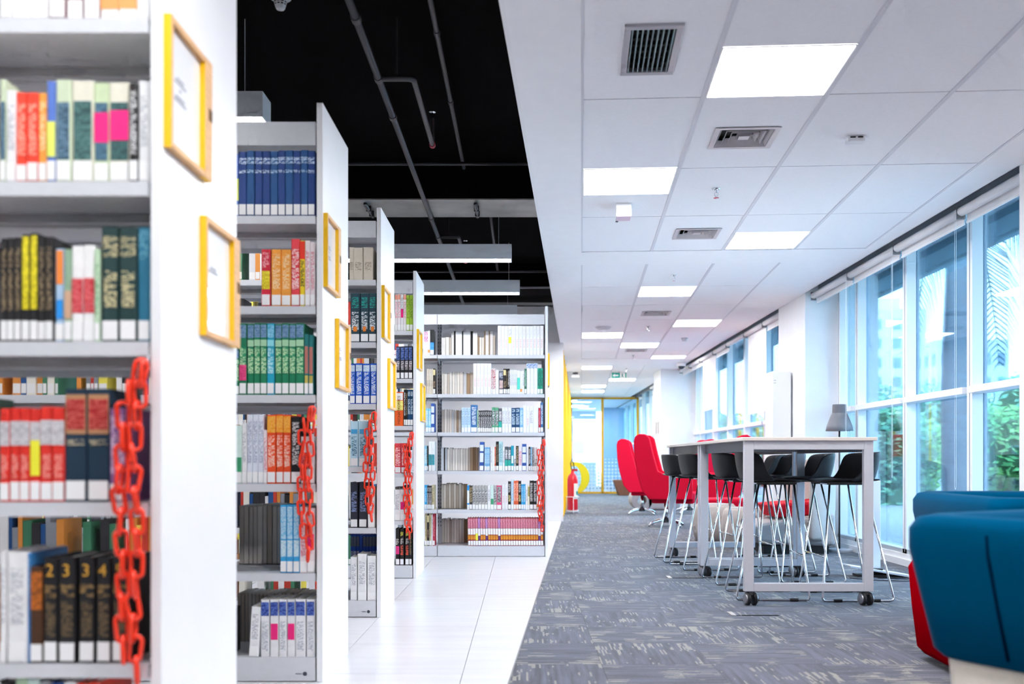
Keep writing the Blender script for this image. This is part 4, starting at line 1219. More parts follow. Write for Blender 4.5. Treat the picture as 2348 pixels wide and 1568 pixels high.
for i, (s_, y, lab) in enumerate(((.925, 5.53, 'nearest square ceiling air diffuser of nested frames'), (.935, 7.86, 'second square ceiling air diffuser, before the wide plain band'),
                                   (.93, 12.1, 'third square ceiling air diffuser, in the second tile field'), (.915, 16.15, 'farthest square ceiling air diffuser in the second field'))):
    t = thing('air_diffuser', lab, 'air diffuser', on_ceiling(s_, y), -PA, 'square ceiling diffusers')
    for k in range(5):
        h = .18 - k * .034
        z = -.008 + k * .002
        fm = MB()
        prof = [(h, z), (h - .026, z - (.0 if k == 0 else -.012)), (h - .026, z + .004), (h, z + .008)]
        for r_ in range(4):
            a_ = R(90 * r_)
            ca, sa = math.cos(a_), math.sin(a_)
            def q(px, py, pz): return (px * ca - py * sa, px * sa + py * ca, pz)
            vv = []
            w_ = .03 if k == 0 else .018
            for (rr, zz) in ((h, z), (h - w_, z + (.001 if k == 0 else .030)), (h - w_, z + .003 + (.001 if k == 0 else .030)), (h, z + .004)):
                vv += [q(rr, -rr, zz), q(rr, rr, zz)]
            fm._add(vv, [(0, 1, 3, 2), (2, 3, 5, 4), (4, 5, 7, 6), (6, 7, 1, 0)])
        fm.build('nested_frame', mat('#c8c2c6', .45, .1), t)
    MB().box(-.03, .03, -.03, .03, -.004, .002).build('centre_plate', mat('#c8c2c6', .45, .1), t)
    MB().box(-.16, .16, -.16, .16, .052, .056).build('duct_backing', BLACK, t)
for i, (s_, y, lab) in enumerate(((.915, 6.57, 'nearest pendent sprinkler head on the white ceiling'), (.92, 9.62, 'second pendent sprinkler head, in the second tile field'),
                                  (.915, 13.28, 'third pendent sprinkler head, beside the round detector'), (.905, 16.9, 'fourth pendent sprinkler head'), (.9, 19.3, 'farthest pendent sprinkler head, right of the exit sign'))):
    t = thing('sprinkler', lab, 'sprinkler', on_ceiling(s_, y), 0, 'pendent sprinklers')
    MB().lathe([(.03, 0), (.03, -.003), (.016, -.012), (.008, -.014), (.008, -.03), (0, -.03)][::-1], 16).build('escutcheon', CHROME, t, smooth=True)
    fr = MB(); fr.tube([(-.011, 0, -.028), (-.012, 0, -.045), (0, 0, -.058), (.012, 0, -.045), (.011, 0, -.028)], .0025, 6)
    fr.build('yoke', CHROME, t)
    MB().lathe([(0, -.064), (.019, -.063), (.019, -.060), (0, -.058)], 14).build('deflector', CHROME, t)
t = thing('presence_sensor', 'small white sensor box with dark slots on the near ceiling', 'sensor', on_ceiling(1.56, 5.52), -PA)
MB().box(-.05, .05, -.03, .03, -.035, 0).build('body', mat('#e6e6ea', .5), t, bevel=.005)
for x in (-.036, .006):
    MB().box(x, x + .03, -.031, -.0295, -.014, -.006).build('slot', BLACK, t)
t = thing('ceiling_box', 'white box under the near ceiling with a pinkish underside', 'box', on_ceiling(.305, 7.02), -PA)
MB().box(-.055, .055, -.09, .09, -.094, 0).build('body', mat('#f4f4f6', .4), t, bevel=.003)
MB().box(-.053, -.035, .055, .085, -.0955, -.0935).build('corner_mark', DARKM, t)
MB().box(-.05, .05, -.085, .05, -.0955, -.094).build('lens_plate', mat('#e6cfe0', .3), t)
t = thing('smoke_detector', 'flat round white detector on the second ceiling field', 'smoke detector', on_ceiling(.305, 13.36), 0)
MB().lathe([(0, -.04), (.07, -.038), (.1, -.02), (.115, 0)], 28).build('body', mat('#d9d8dc', .5), t, smooth=True)
MB().lathe([(.0, -.045), (.03, -.044), (.03, -.038), (0, -.038)], 16).build('cap', WHITE, t)
t = thing('smoke_detector', 'small round white detector near the right side of the second ceiling field', 'smoke detector', on_ceiling(1.55, 14.55), 0)
MB().lathe([(0, -.05), (.03, -.048), (.045, -.02), (.055, 0)], 20).build('body', mat('#c9c8cc', .5), t, smooth=True)
MB().lathe([(.0, -.055), (.012, -.054), (.012, -.045), (0, -.045)], 12).build('cap', WHITE, t)
t = thing('security_camera', 'white dome security camera by the lowered blinds', 'security camera', on_ceiling(1.87, 18.1), 0)
MB().lathe([(.085, 0), (.085, -.06), (.075, -.075)][::-1], 24).build('housing', WHITE, t, smooth=True)
MB().lathe([(0, -.13), (.03, -.124), (.055, -.1), (.066, -.072)], 24).build('dome', mat('#2c3a44', .1), t, smooth=True)
# exit sign
x, y, z = on_ceiling(.78, 20.0)
t = thing('exit_sign', 'green exit sign with white arrow and running figure under the ceiling', 'exit sign', (x, y, z), 0)
GRN = mat('#149a8c', .4)
MB().box(-.16, .16, -.008, .008, -.145, -.015).build('plate', WHITE, t)
MB().box(-.152, .02, -.0095, -.008, -.137, -.023).build('green_field', GRN, t)
MB().box(.125, .152, -.0095, -.008, -.137, -.023).build('green_field', GRN, t)
MB().prism([(-.135, -.08), (-.085, -.045), (-.085, -.066), (-.015, -.066), (-.015, -.094), (-.085, -.094), (-.085, -.115)], 'y', -.0105, -.0095).build('arrow', WHITE, t)
man = MB()
man.prism([(.066 + .011 * math.cos(R(45 * k)), -.043 + .011 * math.sin(R(45 * k))) for k in range(8)], 'y', -.0095, -.008)
man.prism([(.05, -.058), (.085, -.055), (.08, -.092), (.1, -.125), (.088, -.13), (.066, -.1), (.045, -.128), (.035, -.122), (.056, -.09)], 'y', -.0096, -.008)
man.build('running_figure', mat('#3d7a74', .5), t)
MB().box(-.01, .01, -.006, .006, -.015, 0).build('bracket', STEELG, t)
x, y, z = on_ceiling(-.12, 20.0)
t = thing('emergency_light', 'small dark and white emergency light high on the left beside the yellow wall', 'emergency light', (x, y, z), 0)
MB().box(-.05, .05, -.02, .02, -.05, -.02).build('dark_body', DARKM, t)
MB().box(-.08, .08, -.03, .03, -.12, -.075).build('lamp_body', WHITE, t)
MB().box(-.01, .01, -.01, .01, -.08, 0).build('bracket', STEELG, t)

# ------------------------------------------------------------------ roller blinds
FAB = mat('#dcdce0', .8, var=.03, scale=120)
def blind(ya, yb, zb, label, chain_to=None, open_tube=True):
    t = thing('roller_blind', label, 'blind', (3.17, (ya + yb) / 2, CZ - .042), 0, 'roller blinds along the facade')
    h = (yb - ya) / 2 - .012
    MB().tube([(0, -h, 0), (0, h, 0)], .034, 16).build('roller', FAB, t, smooth=True)
    drop = CZ - .042 - zb - .03
    MB().box(.0335, .036, -h + .01, h - .01, -drop, 0).build('fabric', FAB, t)
    MB().box(.029, .041, -h + .01, h - .01, -drop - .012, -drop + .004).build('hem_bar', mat('#e6e6e8', .5), t)
    for s in (-1, 1):
        MB().box(-.03, .03, s * (h + .004) - .003, s * (h + .004) + .003, -.05, .04).build('bracket', mat('#8c8c92', .5), t)
    if chain_to is not None:
        b_ = MB()
        zz = chain_to - (CZ - .042)
        yc = -h - .012
        pts = [(-.04, yc - .012, .0), (-.04, yc - .012, zz + .02), (-.04, yc - .006, zz + .004), (-.04, yc, zz), (-.04, yc + .006, zz + .004), (-.04, yc + .012, zz + .02), (-.04, yc + .012, 0)]
        b_.tube(pts, .0013, 5)
        b_.build('bead_chain', mat('#e9ecef', .3), t)
    return t
blind(5.80, 7.0, 2.635, 'rolled up grey blind at the right frame edge', None)
blind(7.0, 8.2, 2.635, 'rolled up grey blind, second from the right frame edge', .735)
blind(8.2, 9.37, 2.635, 'rolled up grey blind, third from the right frame edge', .80)
blind(9.37, 10.55, 2.635, 'rolled up grey blind next to the white column', .85)
blind(11.75, 12.68, 2.62, 'rolled up blind just beyond the white column', None)
blind(12.70, 13.76, 1.58, 'nearer of the two blinds lowered below half height', None)
blind(13.78, 14.95, 2.70, 'rolled up blind between the two lowered ones, nearer', None)
blind(14.97, 16.0, 2.62, 'rolled up blind between the two lowered ones, farther', None)
blind(16.02, 17.2, 1.80, 'farther of the two blinds lowered below half height', None)
blind(17.22, 18.3, 2.62, 'rolled up blind just past the farther lowered one', None)
blind(18.3, 19.36, 2.62, 'rolled up blind beside the dome camera', None)
blind(20.5, 22.0, 2.1, 'short lowered blind past the far column', None)
blind(22.05, 23.9, 1.55, 'long lowered blind near the yellow glass wall', None)

# ------------------------------------------------------------------ high tables
FRM = mat('#d0cfd6', .4, .15, var=.02, scale=60)
TOP = mat('#e8ddd4', .5, var=.03, scale=8, stretch=(1, 6, 1))
EDGE = mat('#e9d9cb', .5)
def high_table(y0, y1, label):
    t = thing('high_table', label, 'table', (1.86, y0, 0), 0, 'high tables on castors')
    L_ = y1 - y0
    MB().box(-.436, .436, 0, L_, 1.072, 1.095).build('table_top', [TOP], t, bevel=.003)
    hw = .42
    for yy in (.025, L_ - .065):
        f = MB()
        fo = struct_free = None
        leg = MB().box(-hw, -hw + .0625, yy, yy + .04, .093, 1.072).build('leg', FRM, t, bevel=.003)
        leg2 = MB().box(hw - .0625, hw, yy, yy + .04, .093, 1.072).build('leg', FRM, t, bevel=.003)
        MB().box(-hw + .0625, hw - .0625, yy, yy + .04, 1.014, 1.072).build('top_rail', FRM, t, bevel=.003)
        MB().box(-hw + .0625, hw - .0625, yy, yy + .04, .093, .147).build('bottom_rail', FRM, t, bevel=.003)
        for sx in (-1, 1):
            cx = sx * (hw - .045)
            cs = MB().box(cx - .016, cx + .016, yy + .004, yy + .036, .07, .0925).build('castor', DARKM, t)
            for dx in (-.021, .021):
                o = MB().lathe([(0, -.011), (.036, -.011), (.044, -.006), (.044, .006), (.036, .011), (0, .011)], 22).build('wheel', mat('#1c1c1f', .3), cs, (cx + dx, yy + .02, .0445), smooth=False)
                o.rotation_euler = (0, R(90), R(14))
                o = MB().lathe([(0, -.003), (.034, -.003), (.03, .004), (0, .007)], 22).build('hub_cap', mat('#9b9ba0', .3, .7), cs, (cx + dx * 1.62, yy + .02, .0445), smooth=False)
                o.rotation_euler = (0, R(90) * (1 if dx > 0 else -1), R(14) if dx > 0 else R(14))
    for sx in (-1, 1):
        MB().box(sx * .37 - .012, sx * .37 + .012, .065, L_ - .065, 1.0, 1.072).build('side_beam', mat('#5c5c66', .5, .2), t)
    return t
high_table(6.26, 7.885, 'nearer white topped high table with a grey frame on castors')
high_table(7.90, 9.55, 'farther white topped high table behind the nearer one')

# ------------------------------------------------------------------ bar stools
SHELLM = mat('#1a1a1e', .5, var=.05, scale=80, spec=.3)
def make_stool():
    t = thing('bar_stool', 'x', 'stool', (0, 0, 0), 0, 'black bar stools')
    # seat pan: rounded tray
    pan = MB(); n, m = 8, 9
    vv = []
    for i in range(n):
        x = -.19 + .40 * i / (n - 1)
        f = i / (n - 1)
        hw = .19 if f < .75 else .19 - .05 * ((f - .75) / .25) ** 2
        for j in range(m):
            v = -1 + 2 * j / (m - 1)
            vv.append((x, hw * v, .806 + .010 * abs(v) ** 3 - .012 * max(0, (f - .8) / .2)))
    pan._add(vv, [(i * m + j, i * m + j + 1, (i + 1) * m + j + 1, (i + 1) * m + j) for i in range(n - 1) for j in range(m - 1)])
    pan.build('seat_pan', SHELLM, t, smooth=True, solid=.014, subsurf=1)
    # wrap-around back with low wings
    path = [(.02, -.188), (-.02, -.193), (-.045, -.196), (-.065, -.197), (-.095, -.195), (-.135, -.187), (-.168, -.16), (-.188, -.10), (-.195, 0)]
    path = path + [(x, -y) for (x, y) in path[-2::-1]]
    tops = [.818, .85, .92, .975, .995, 1.0, 1.003, 1.004, 1.004]; tops = tops + tops[-2::-1]
    wall = MB(); vv = []
    for (x, y), zt in zip(path, tops):
        for q in range(5):
            f = q / 4
            k = 1 + .05 * f - .10 * (1 - f) ** 3
            vv.append((x * k - .012 * f, y * k, .803 + (zt - .803) * f))
    npth = len(path)
    wall._add(vv, [(i * 5 + j, (i + 1) * 5 + j, (i + 1) * 5 + j + 1, i * 5 + j + 1) for i in range(npth - 1) for j in range(4)])
    wall.build('back_shell', SHELLM, t, smooth=True, solid=.012, subsurf=1)
    for s in (-1, 1):
        y1, y0 = .235 * s, .14 * s
        pts = bent([(-.085, y0, .785), (-.255, y1, .009), (.235, y1, .009), (.15, y0, .785)], .028)
        fr = MB().tube(pts, .0075, 8).build('side_frame', CHROME, t, smooth=True)
        for x in (-.13, .13):
            MB().tube([(x - .028, y1, .0105), (x + .028, y1, .0105)], .0105, 8).build('glide', BLACK, fr)
        MB().box(-.10, .165, y0 - .02, y0 + .02, .778, .802).build('seat_mount', BLACK, t, bevel=.008)
    f = .30
    xr = .15 + (.235 - .15) * (1 - (f - .009) / .776); yr = .14 + (.235 - .14) * (1 - (f - .009) / .776)
    MB().tube([(xr, -yr, f), (xr, yr, f)], .0075, 8).build('footrest', CHROME, t, smooth=True)
    xr = -.085 + (-.255 + .085) * .0
    MB().tube([(-.085, -.14, .787), (-.085, .14, .787)], .0075, 8).build('cross_rod', CHROME, t, smooth=True)
    MB().tube([(.15, -.14, .787), (.15, .14, .787)], .0075, 8).build('cross_rod', CHROME, t, smooth=True)
    return t
stool = make_stool()
left = [(1.70, 6.72, -3), (1.70, 7.53, 2), (1.60, 8.52, 6), (1.54, 9.16, 3)]
right = [(2.215, 6.68, 183), (2.235, 7.66, 177), (2.20, 8.34, 181), (2.29, 9.28, 176)]
nmz = ['nearest', 'second', 'third', 'farthest']
for i, (x, y, a_) in enumerate(left):
    lab = 'black shell bar stool on chrome legs, %s on the left side of the high tables' % nmz[i]
    if i == 0:
        stool.location = (x, y, .001); stool.rotation_euler = (0, 0, R(a_)); stool['label'] = lab
    else:
        copy_tree(stool, (x, y, .001), R(a_), lab)
for i, (x, y, a_) in enumerate(right):
    copy_tree(stool, (x, y, .001), R(a_), 'black shell bar stool on chrome legs, %s on the window side of the tables' % nmz[i])

# ------------------------------------------------------------------ floor lamp, white stand, floor boxes, cable
t = thing('floor_lamp', 'grey floor lamp with a bell shade beside the window', 'lamp', (3.30, 10.08, 0))
LG = mat('#85858b', .7, spec=.2)
MB().lathe([(0, .0), (.135, .0), (.135, .02), (.12, .03), (0, .03)], 32).build('base', mat('#b9bcc4', .5), t, smooth=False)
MB().tube([(0, 0, .03), (0, 0, 1.45)], .009, 10).build('pole', DARKM, t, smooth=True)
MB().lathe([(.137, 1.255), (.125, 1.31), (.095, 1.39), (.075, 1.435), (.072, 1.437)], 36).build('lamp_shade', LG, t, smooth=True, solid=.004)
MB().lathe([(.072, 1.437), (.070, 1.526), (.066, 1.53), (0, 1.53)], 32).build('shade_cap', mat('#78787e', .7, spec=.2), t, smooth=False)
MB().lathe([(0, 1.40), (.03, 1.38), (.03, 1.33), (0, 1.31)], 16).build('bulb', mat('#e8ecf0', .3), t, smooth=True)
t = thing('pedestal_stand', 'white slim pedestal on a wedge foot beside the high table', 'stand', (2.88, 7.95, 0))
MB().box(-.045, .05, -.03, .03, .06, .78).build('column', mat('#eef2f8', .35), t, bevel=.004)
MB().box(-.052, -.0455, -.028, .028, .09, .77).build('slotted_rail', mat('#c2c6cc', .4, .3), t)
for k in range(5):
    MB().box(-.0532, -.052, -.012, -.004, .30 + k * .1, .34 + k * .1).build('slot', BLACK, t)
MB().prism([(-.24, .085), (.26, .0), (.28, .0), (.28, .012), (-.24, .097)], 'y', -.16, .05).build('wedge_foot', mat('#eef2f8', .35), t)
MB().box(-.16, .2, -.12, .03, .0, .02).build('base_plate', DARKM, t)
MB().box(-.03, .06, -.05, .02, .012, .06).build('socket', BLACK, t)
o = MB().tube([(2.62, 7.75, .004), (2.75, 7.62, .004), (3.0, 7.55, .004), (3.12, 7.62, .004), (3.05, 7.74, .004), (2.85, 7.76, .004), (2.98, 7.70, .004), (3.2, 7.72, .004), (3.42, 7.6, .004)], .004, 6).build('power_cable', mat('#23283a', .5), None, smooth=True)
tag(o, 'dark cable looping on the carpet below the white pedestal', 'cable')
for i, (x, y) in enumerate(((1.33, 7.83), (1.43, 5.95))):
    t = thing('floor_box', ('farther' if i == 0 else 'nearer') + ' metal floor socket box set in the carpet', 'floor socket', (x, y, .001), 0, 'floor socket boxes')
    MB().box(-.13, .13, -.07, .07, 0, .003).build('lid', CARPET, t)
    MB().box(-.16, -.13, -.07, .07, 0, .004).build('metal_edge', mat('#c9c3bc', .4, .5), t)
    MB().box(-.10, .12, -.075, -.067, 0.0, .0045).build('cable_slot', BLACK, t)

# ------------------------------------------------------------------ red wing chairs
RED = mat('#cc0530', .85, var=.04, scale=150, spec=.2, bump=.1, bscale=600)
def wing_chair(x, y, rz, label):
    t = thing('wing_chair', label, 'armchair', (x, y, 0), rz, 'red high-backed swivel chairs')
    prof = [(-.20, .40), (-.30, .52), (-.37, .75), (-.41, 1.0), (-.42, 1.22), (-.40, 1.29), (-.34, 1.325), (-.26, 1.32), (-.20, 1.27), (-.15, 1.05), (-.08, .80), (.0, .765), (.38, .76), (.40, .74), (.40, .40)]
    for s in (-1, 1):
        y0, y1 = (s * .26, s * .36)
        MB().prism(prof, 'y', min(y0, y1), max(y0, y1)).build('side_wing', RED, t, bevel=.022, seg=3)
    back = [(-.20, .40), (-.30, .52), (-.37, .75), (-.41, 1.0), (-.42, 1.22), (-.40, 1.29), (-.34, 1.325), (-.30, 1.30), (-.27, 1.1), (-.22, .8), (-.15, .56), (-.12, .40)]
    MB().prism(back, 'y', -.262, .262).build('backrest', RED, t, bevel=.02, seg=3)
    MB().box(-.18, .42, -.258, .258, .34, .50).build('seat_cushion', RED, t, bevel=.03, seg=3)
    MB().box(-.302, -.296, .361, .364, .52, .56).build('tag', WHITE, t)
    MB().tube([(0, 0, .07), (0, 0, .36)], .026, 14).build('column', CHROME, t, smooth=True)
    MB().lathe([(.0, .06), (.055, .06), (.05, .10), (.03, .13), (0, .13)], 16).build('hub', mat('#4a4c52', .3, .8), t)
    for k in range(4):
        a_ = R(45 + 90 * k)
        pts = [(r_ * math.cos(a_), r_ * math.sin(a_), z) for r_, z in ((.03, .095), (.12, .092), (.24, .07), (.30, .035), (.315, .012))]
        MB().tube(pts, [.02, .02, .017, .016, .014], 8).build('foot', mat('#e6eaee', .15, 1.0), t, smooth=True)
    return t
wing_chair(2.06, 13.9, R(-14), 'red high-backed swivel chair nearer the camera, its back turned left')
wing_chair(2.10, 17.0, R(-10), 'red high-backed swivel chair farthest left, behind the nearer one')
wing_chair(2.99, 14.5, R(172), 'red high-backed swivel chair behind the table facing left')
wing_chair(2.98, 17.3, R(184), 'red high-backed swivel chair farthest behind the table facing left')
t = thing('footstool', 'red upholstered footstool on chrome feet behind the stools', 'footstool', (2.62, 12.6, 0), R(10))
MB().box(-.3, .3, -.25, .25, .28, .46).build('cushion', RED, t, bevel=.04, seg=3)
MB().tube([(0, 0, .04), (0, 0, .3)], .025, 12).build('column', CHROME, t, smooth=True)
for k in range(4):
    a_ = R(90 * k + 45)
    MB().tube([(.02 * math.cos(a_), .02 * math.sin(a_), .07), (.2 * math.cos(a_), .2 * math.sin(a_), .06), (.27 * math.cos(a_), .27 * math.sin(a_), .012)], .015, 8).build('foot', CHROME, t, smooth=True)

# ------------------------------------------------------------------ grey felt lounge pieces
FELT = mat('#b5aaa4', .95, var=.05, scale=90, sheen=.2, bump=.12, bscale=500)
FELT2 = mat('#a8a4a4', .95, var=.05, scale=90, sheen=.2, bump=.12, bscale=500)
for i, (x, y, rr, hh) in enumerate(((2.28, 11.45, .27, .43), (2.47, 10.75, .26, .42))):
    t = thing('pouf', ('farther' if i == 0 else 'nearer') + ' round taupe barrel pouf behind the stool legs', 'pouf', (x, y, 0), 0, 'taupe barrel poufs')
    MB().lathe([(0, .0), (rr * .82, .0), (rr * .93, .06), (rr, .18), (rr * .98, .30), (rr * .9, hh - .03), (rr * .8, hh), (0, hh + .005)], 36).build('body', FELT, t, smooth=True)
    MB().lathe([(rr * .80, hh - .003), (rr * .79, hh + .006), (rr * .76, hh + .004)], 36).build('piping', FELT2, t, smooth=True)
t = thing('lounge_chair', 'grey felt shell lounge chair with a red cushion by the window', 'lounge chair', (2.80, 10.10, 0), R(180))
# curved upright shell
n = 20
sh = MB()
vv = []
for i in range(n + 1):
    a_ = R(95 + 170 * i / n)
    k = abs(i / n - .5) * 2
    for (rx, z) in ((.36, .12), (.40, .45), (.40, .80), (.37, 1.0 - .10 * k ** 2)):
        vv.append((-.02 + rx * math.cos(a_), (rx + .06) * math.sin(a_), z))
sh._add(vv, [(i * 4 + j, (i + 1) * 4 + j, (i + 1) * 4 + j + 1, i * 4 + j + 1) for i in range(n) for j in range(3)])
sh.build('shell', FELT, t, smooth=True, solid=.05, subsurf=1)
MB().prism([(-.36, .08), (.42, .10), (.50, .20), (.46, .30), (.1, .36), (-.36, .42)], 'y', -.36, .36).build('seat_base', FELT2, t, bevel=.05, seg=3)
MB().prism([(-.30, .40), (.22, .36), (.30, .50), (-.30, .54)], 'y', -.28, .28).build('cushion', mat('#c01428', .85, spec=.2), t, bevel=.03, seg=3)
MB().box(-.3, .36, -.3, .3, 0, .085).build('recessed_plinth', BLACK, t)
t = thing('curved_bench', 'grey felt bench with a looped end behind the red chairs', 'bench', (2.48, 18.75, 0))
lp = MB()
out = []; inn = []
for k in range(24):
    a_ = 2 * math.pi * k / 24
    out.append((-.2 + .2 * math.cos(a_), .2 + .2 * math.sin(a_))); inn.append((-.2 + .09 * math.cos(a_), .19 + .09 * math.sin(a_)))
for k in range(24):
    k2 = (k + 1) % 24
    lp.prism([inn[k], out[k], out[k2], inn[k2]], 'y', -.3, .3)
bm = lp.build('looped_end', FELT2, t)
MB().prism([(-.1, .0), (.5, .0), (.55, .12), (.45, .3), (.1, .3), (-.15, .38)], 'y', -.3, .3).build('seat', FELT2, t, bevel=.05, seg=3)
t = thing('planter', 'brown tapered planter box beside the yellow glass wall', 'planter', (2.85, 26.6, 0))
MB()._add([(-.22, -.2, 0), (.3, -.2, 0), (.3, .2, 0), (-.22, .2, 0), (-.36, -.24, .42), (.4, -.24, .42), (.4, .24, .42), (-.36, .24, .42)],
          [(0, 3, 2, 1), (4, 5, 6, 7), (0, 1, 5, 4), (1, 2, 6, 5), (2, 3, 7, 6), (3, 0, 4, 7)]).build('body', mat('#7a4a34', .6, var=.08, scale=10), t, bevel=.015)
MB().box(-.31, .35, -.2, .2, .40, .425).build('rim_fill', mat('#5a3a2a', .9), t)

# ------------------------------------------------------------------ blue armchairs in the foreground
BLUEF = mat('#004668', .8, var=.03, scale=150, bump=.08, bscale=700, spec=.0, sheen=.12)
def tub_chair(x, y, rz, base_mat, label, bw=1.0, bh=.44):
    t = thing('tub_armchair', label, 'armchair', (x, y, 0), rz, 'blue wrap-around armchairs')
    def ring(hx, hy, z, r=.085):
        out = []
        for (cx, cy, a0) in ((hx - r, hy - r, 0), (-hx + r, hy - r, 90), (-hx + r, -hy + r, 180), (hx - r, -hy + r, 270)):
            for k in range(10):
                a_ = R(a0 + 10 * k)
                out.append((cx + r * math.cos(a_), cy + r * math.sin(a_), z))
        return out
    m_ = MB(); n = 40
    rings = [ring(.415, .415, .405), ring(.432, .432, .425), ring(.455, .455, .56), ring(.478, .478, .70), ring(.478, .478, .755), ring(.462, .462, .785), ring(.43, .43, .795), ring(.39, .39, .79), ring(.36, .36, .765), ring(.345, .345, .60), ring(.33, .33, .47)]
    vv = [p for r_ in rings for p in r_]
    ff = []
    for i in range(len(rings) - 1):
        for k in range(n):
            ff.append((i * n + k, i * n + (k + 1) % n, (i + 1) * n + (k + 1) % n, (i + 1) * n + k))
    ff.append(tuple((len(rings) - 1) * n + k for k in range(n)))
    m_._add(vv, ff)
    m_.build('wrap_back', BLUEF, t, smooth=True)
    sm = MB()
    if bw == 1.0:
        ys = .20
        sm.tube([(-.4335, ys - .03, .43), (-.4555, ys - .016, .56), (-.4785, ys - .004, .70), (-.4785, ys, .75)], .0045, 6)
        sm.build('seam', mat('#04203a', .9, spec=.0), t, smooth=True)
    b_ = MB()
    rs = [ring(.36 * bw, .36, .03), ring(.38 * bw, .38, .06), ring(.395 * bw, .395, .25), ring(.405 * bw, .405, bh - .04), ring(.39 * bw, .39, bh)]
    vv = [p for r_ in rs for p in r_]
    ff = [(i * n + k, i * n + (k + 1) % n, (i + 1) * n + (k + 1) % n, (i + 1) * n + k) for i in range(4) for k in range(n)]
    ff.append(tuple(range(n - 1, -1, -1))); ff.append(tuple(4 * n + k for k in range(n)))
    b_._add(vv, ff)
    b_.build('seat_base', base_mat, t, smooth=True)
    for sx in (-1, 1):
        for sy in (-1, 1):
            MB().lathe([(0, 0), (.025, 0), (.025, .04), (0, .04)], 12).build('foot', BLACK, t, (sx * .27, sy * .27, 0))
    return t
tub_chair(1.695, 2.53, R(30), mat('#e2d8cc', .85, var=.02, scale=100), 'blue wrap-around armchair on a cream base, cut by the right frame edge')
tub_chair(2.36, 4.28, R(-2), mat('#96000e', .8, var=.03, scale=100, spec=.0), 'blue armchair with a red base behind the foreground armchair', 1.30, .475)

# ------------------------------------------------------------------ fire extinguisher and tall white unit
t = thing('fire_extinguisher', 'red fire extinguisher in a white wire stand by the yellow wall', 'fire extinguisher', (.90, 17.4, 0))
EXR = mat('#d8152c', .3, coat=.3)
MB().lathe([(0, .06), (.085, .06), (.095, .08), (.095, .60), (.085, .66), (.05, .71), (.03, .72), (.03, .76), (0, .76)], 28).build('cylinder', EXR, t, smooth=True)
MB().box(-.02, .09, -.02, .02, .76, .80).build('valve', mat('#b8202c', .4), t)
MB().tube([(-.02, 0, .79), (-.04, 0, .9), (-.01, 0, .97), (.02, 0, .9), (.03, 0, .8)], .008, 8).build('hose', BLACK, t, smooth=True)
lb = MB()
for k in range(6):
    a0, a1 = R(-78 + k * 14), R(-78 + (k + 1) * 14)
    rr = .0962
    lb._add([(rr * math.cos(a0), rr * math.sin(a0), .26), (rr * math.cos(a1), rr * math.sin(a1), .26), (rr * math.cos(a1), rr * math.sin(a1), .54), (rr * math.cos(a0), rr * math.sin(a0), .54)], [(0, 1, 2, 3)])
lo = lb.build('instruction_label', mat('#ecece6', .5), t)
l2 = MB()
for k in range(3):
    a0, a1 = R(-50 + k * 14), R(-50 + (k + 1) * 14)
    rr = .0968
    l2._add([(rr * math.cos(a0), rr * math.sin(a0), .33), (rr * math.cos(a1), rr * math.sin(a1), .33), (rr * math.cos(a1), rr * math.sin(a1), .40), (rr * math.cos(a0), rr * math.sin(a0), .40)], [(0, 1, 2, 3)])
l2.build('green_patch', GRN, lo)
MB().tube([(.115 * math.cos(2 * math.pi * k / 20), .115 * math.sin(2 * math.pi * k / 20), .30) for k in range(20)], .006, 6, closed=True).build('stand_ring', WHITE, t, smooth=True)
MB().lathe([(0, .04), (.11, .04), (.11, .055), (0, .055)], 20).build('stand_tray', WHITE, t)
for k in range(3):
    a_ = R(-85 + 120 * k)
    MB().tube([(.115 * math.cos(a_), .115 * math.sin(a_), .30), (.115 * math.cos(a_), .115 * math.sin(a_), .05), (.14 * math.cos(a_), .14 * math.sin(a_), .006)], .006, 6).build('stand_leg', WHITE, t, smooth=True)
t = thing('air_conditioner', 'tall white floor standing air conditioner against the white column', 'air conditioner', (2.97, 11.25, 0))
MB().box(-.11, .11, -.16, .16, 0, 1.97).build('body', mat('#eceef2', .35), t, bevel=.012)
for k, x in enumerate((-.03, -.015, -.03, -.015)):
    MB().box(x - .09 + .03, x - .082 + .03, -.1612, -.16, 1.86 - .03 * (k // 2), 1.868 - .03 * (k // 2)).build('logo_dot', mat('#8a8e96', .5), t)
# framed picture-like light switch plate on the far column
t = thing('switch_plate', 'pair of slim grey switch plates on the far white column', 'switch', (2.768, 19.9, 1.62))
for dy in (-.25, .05):
    MB().box(-.012, 0, dy, dy + .12, -.12, .12).build('plate', mat('#a8a0a0', .5), t)

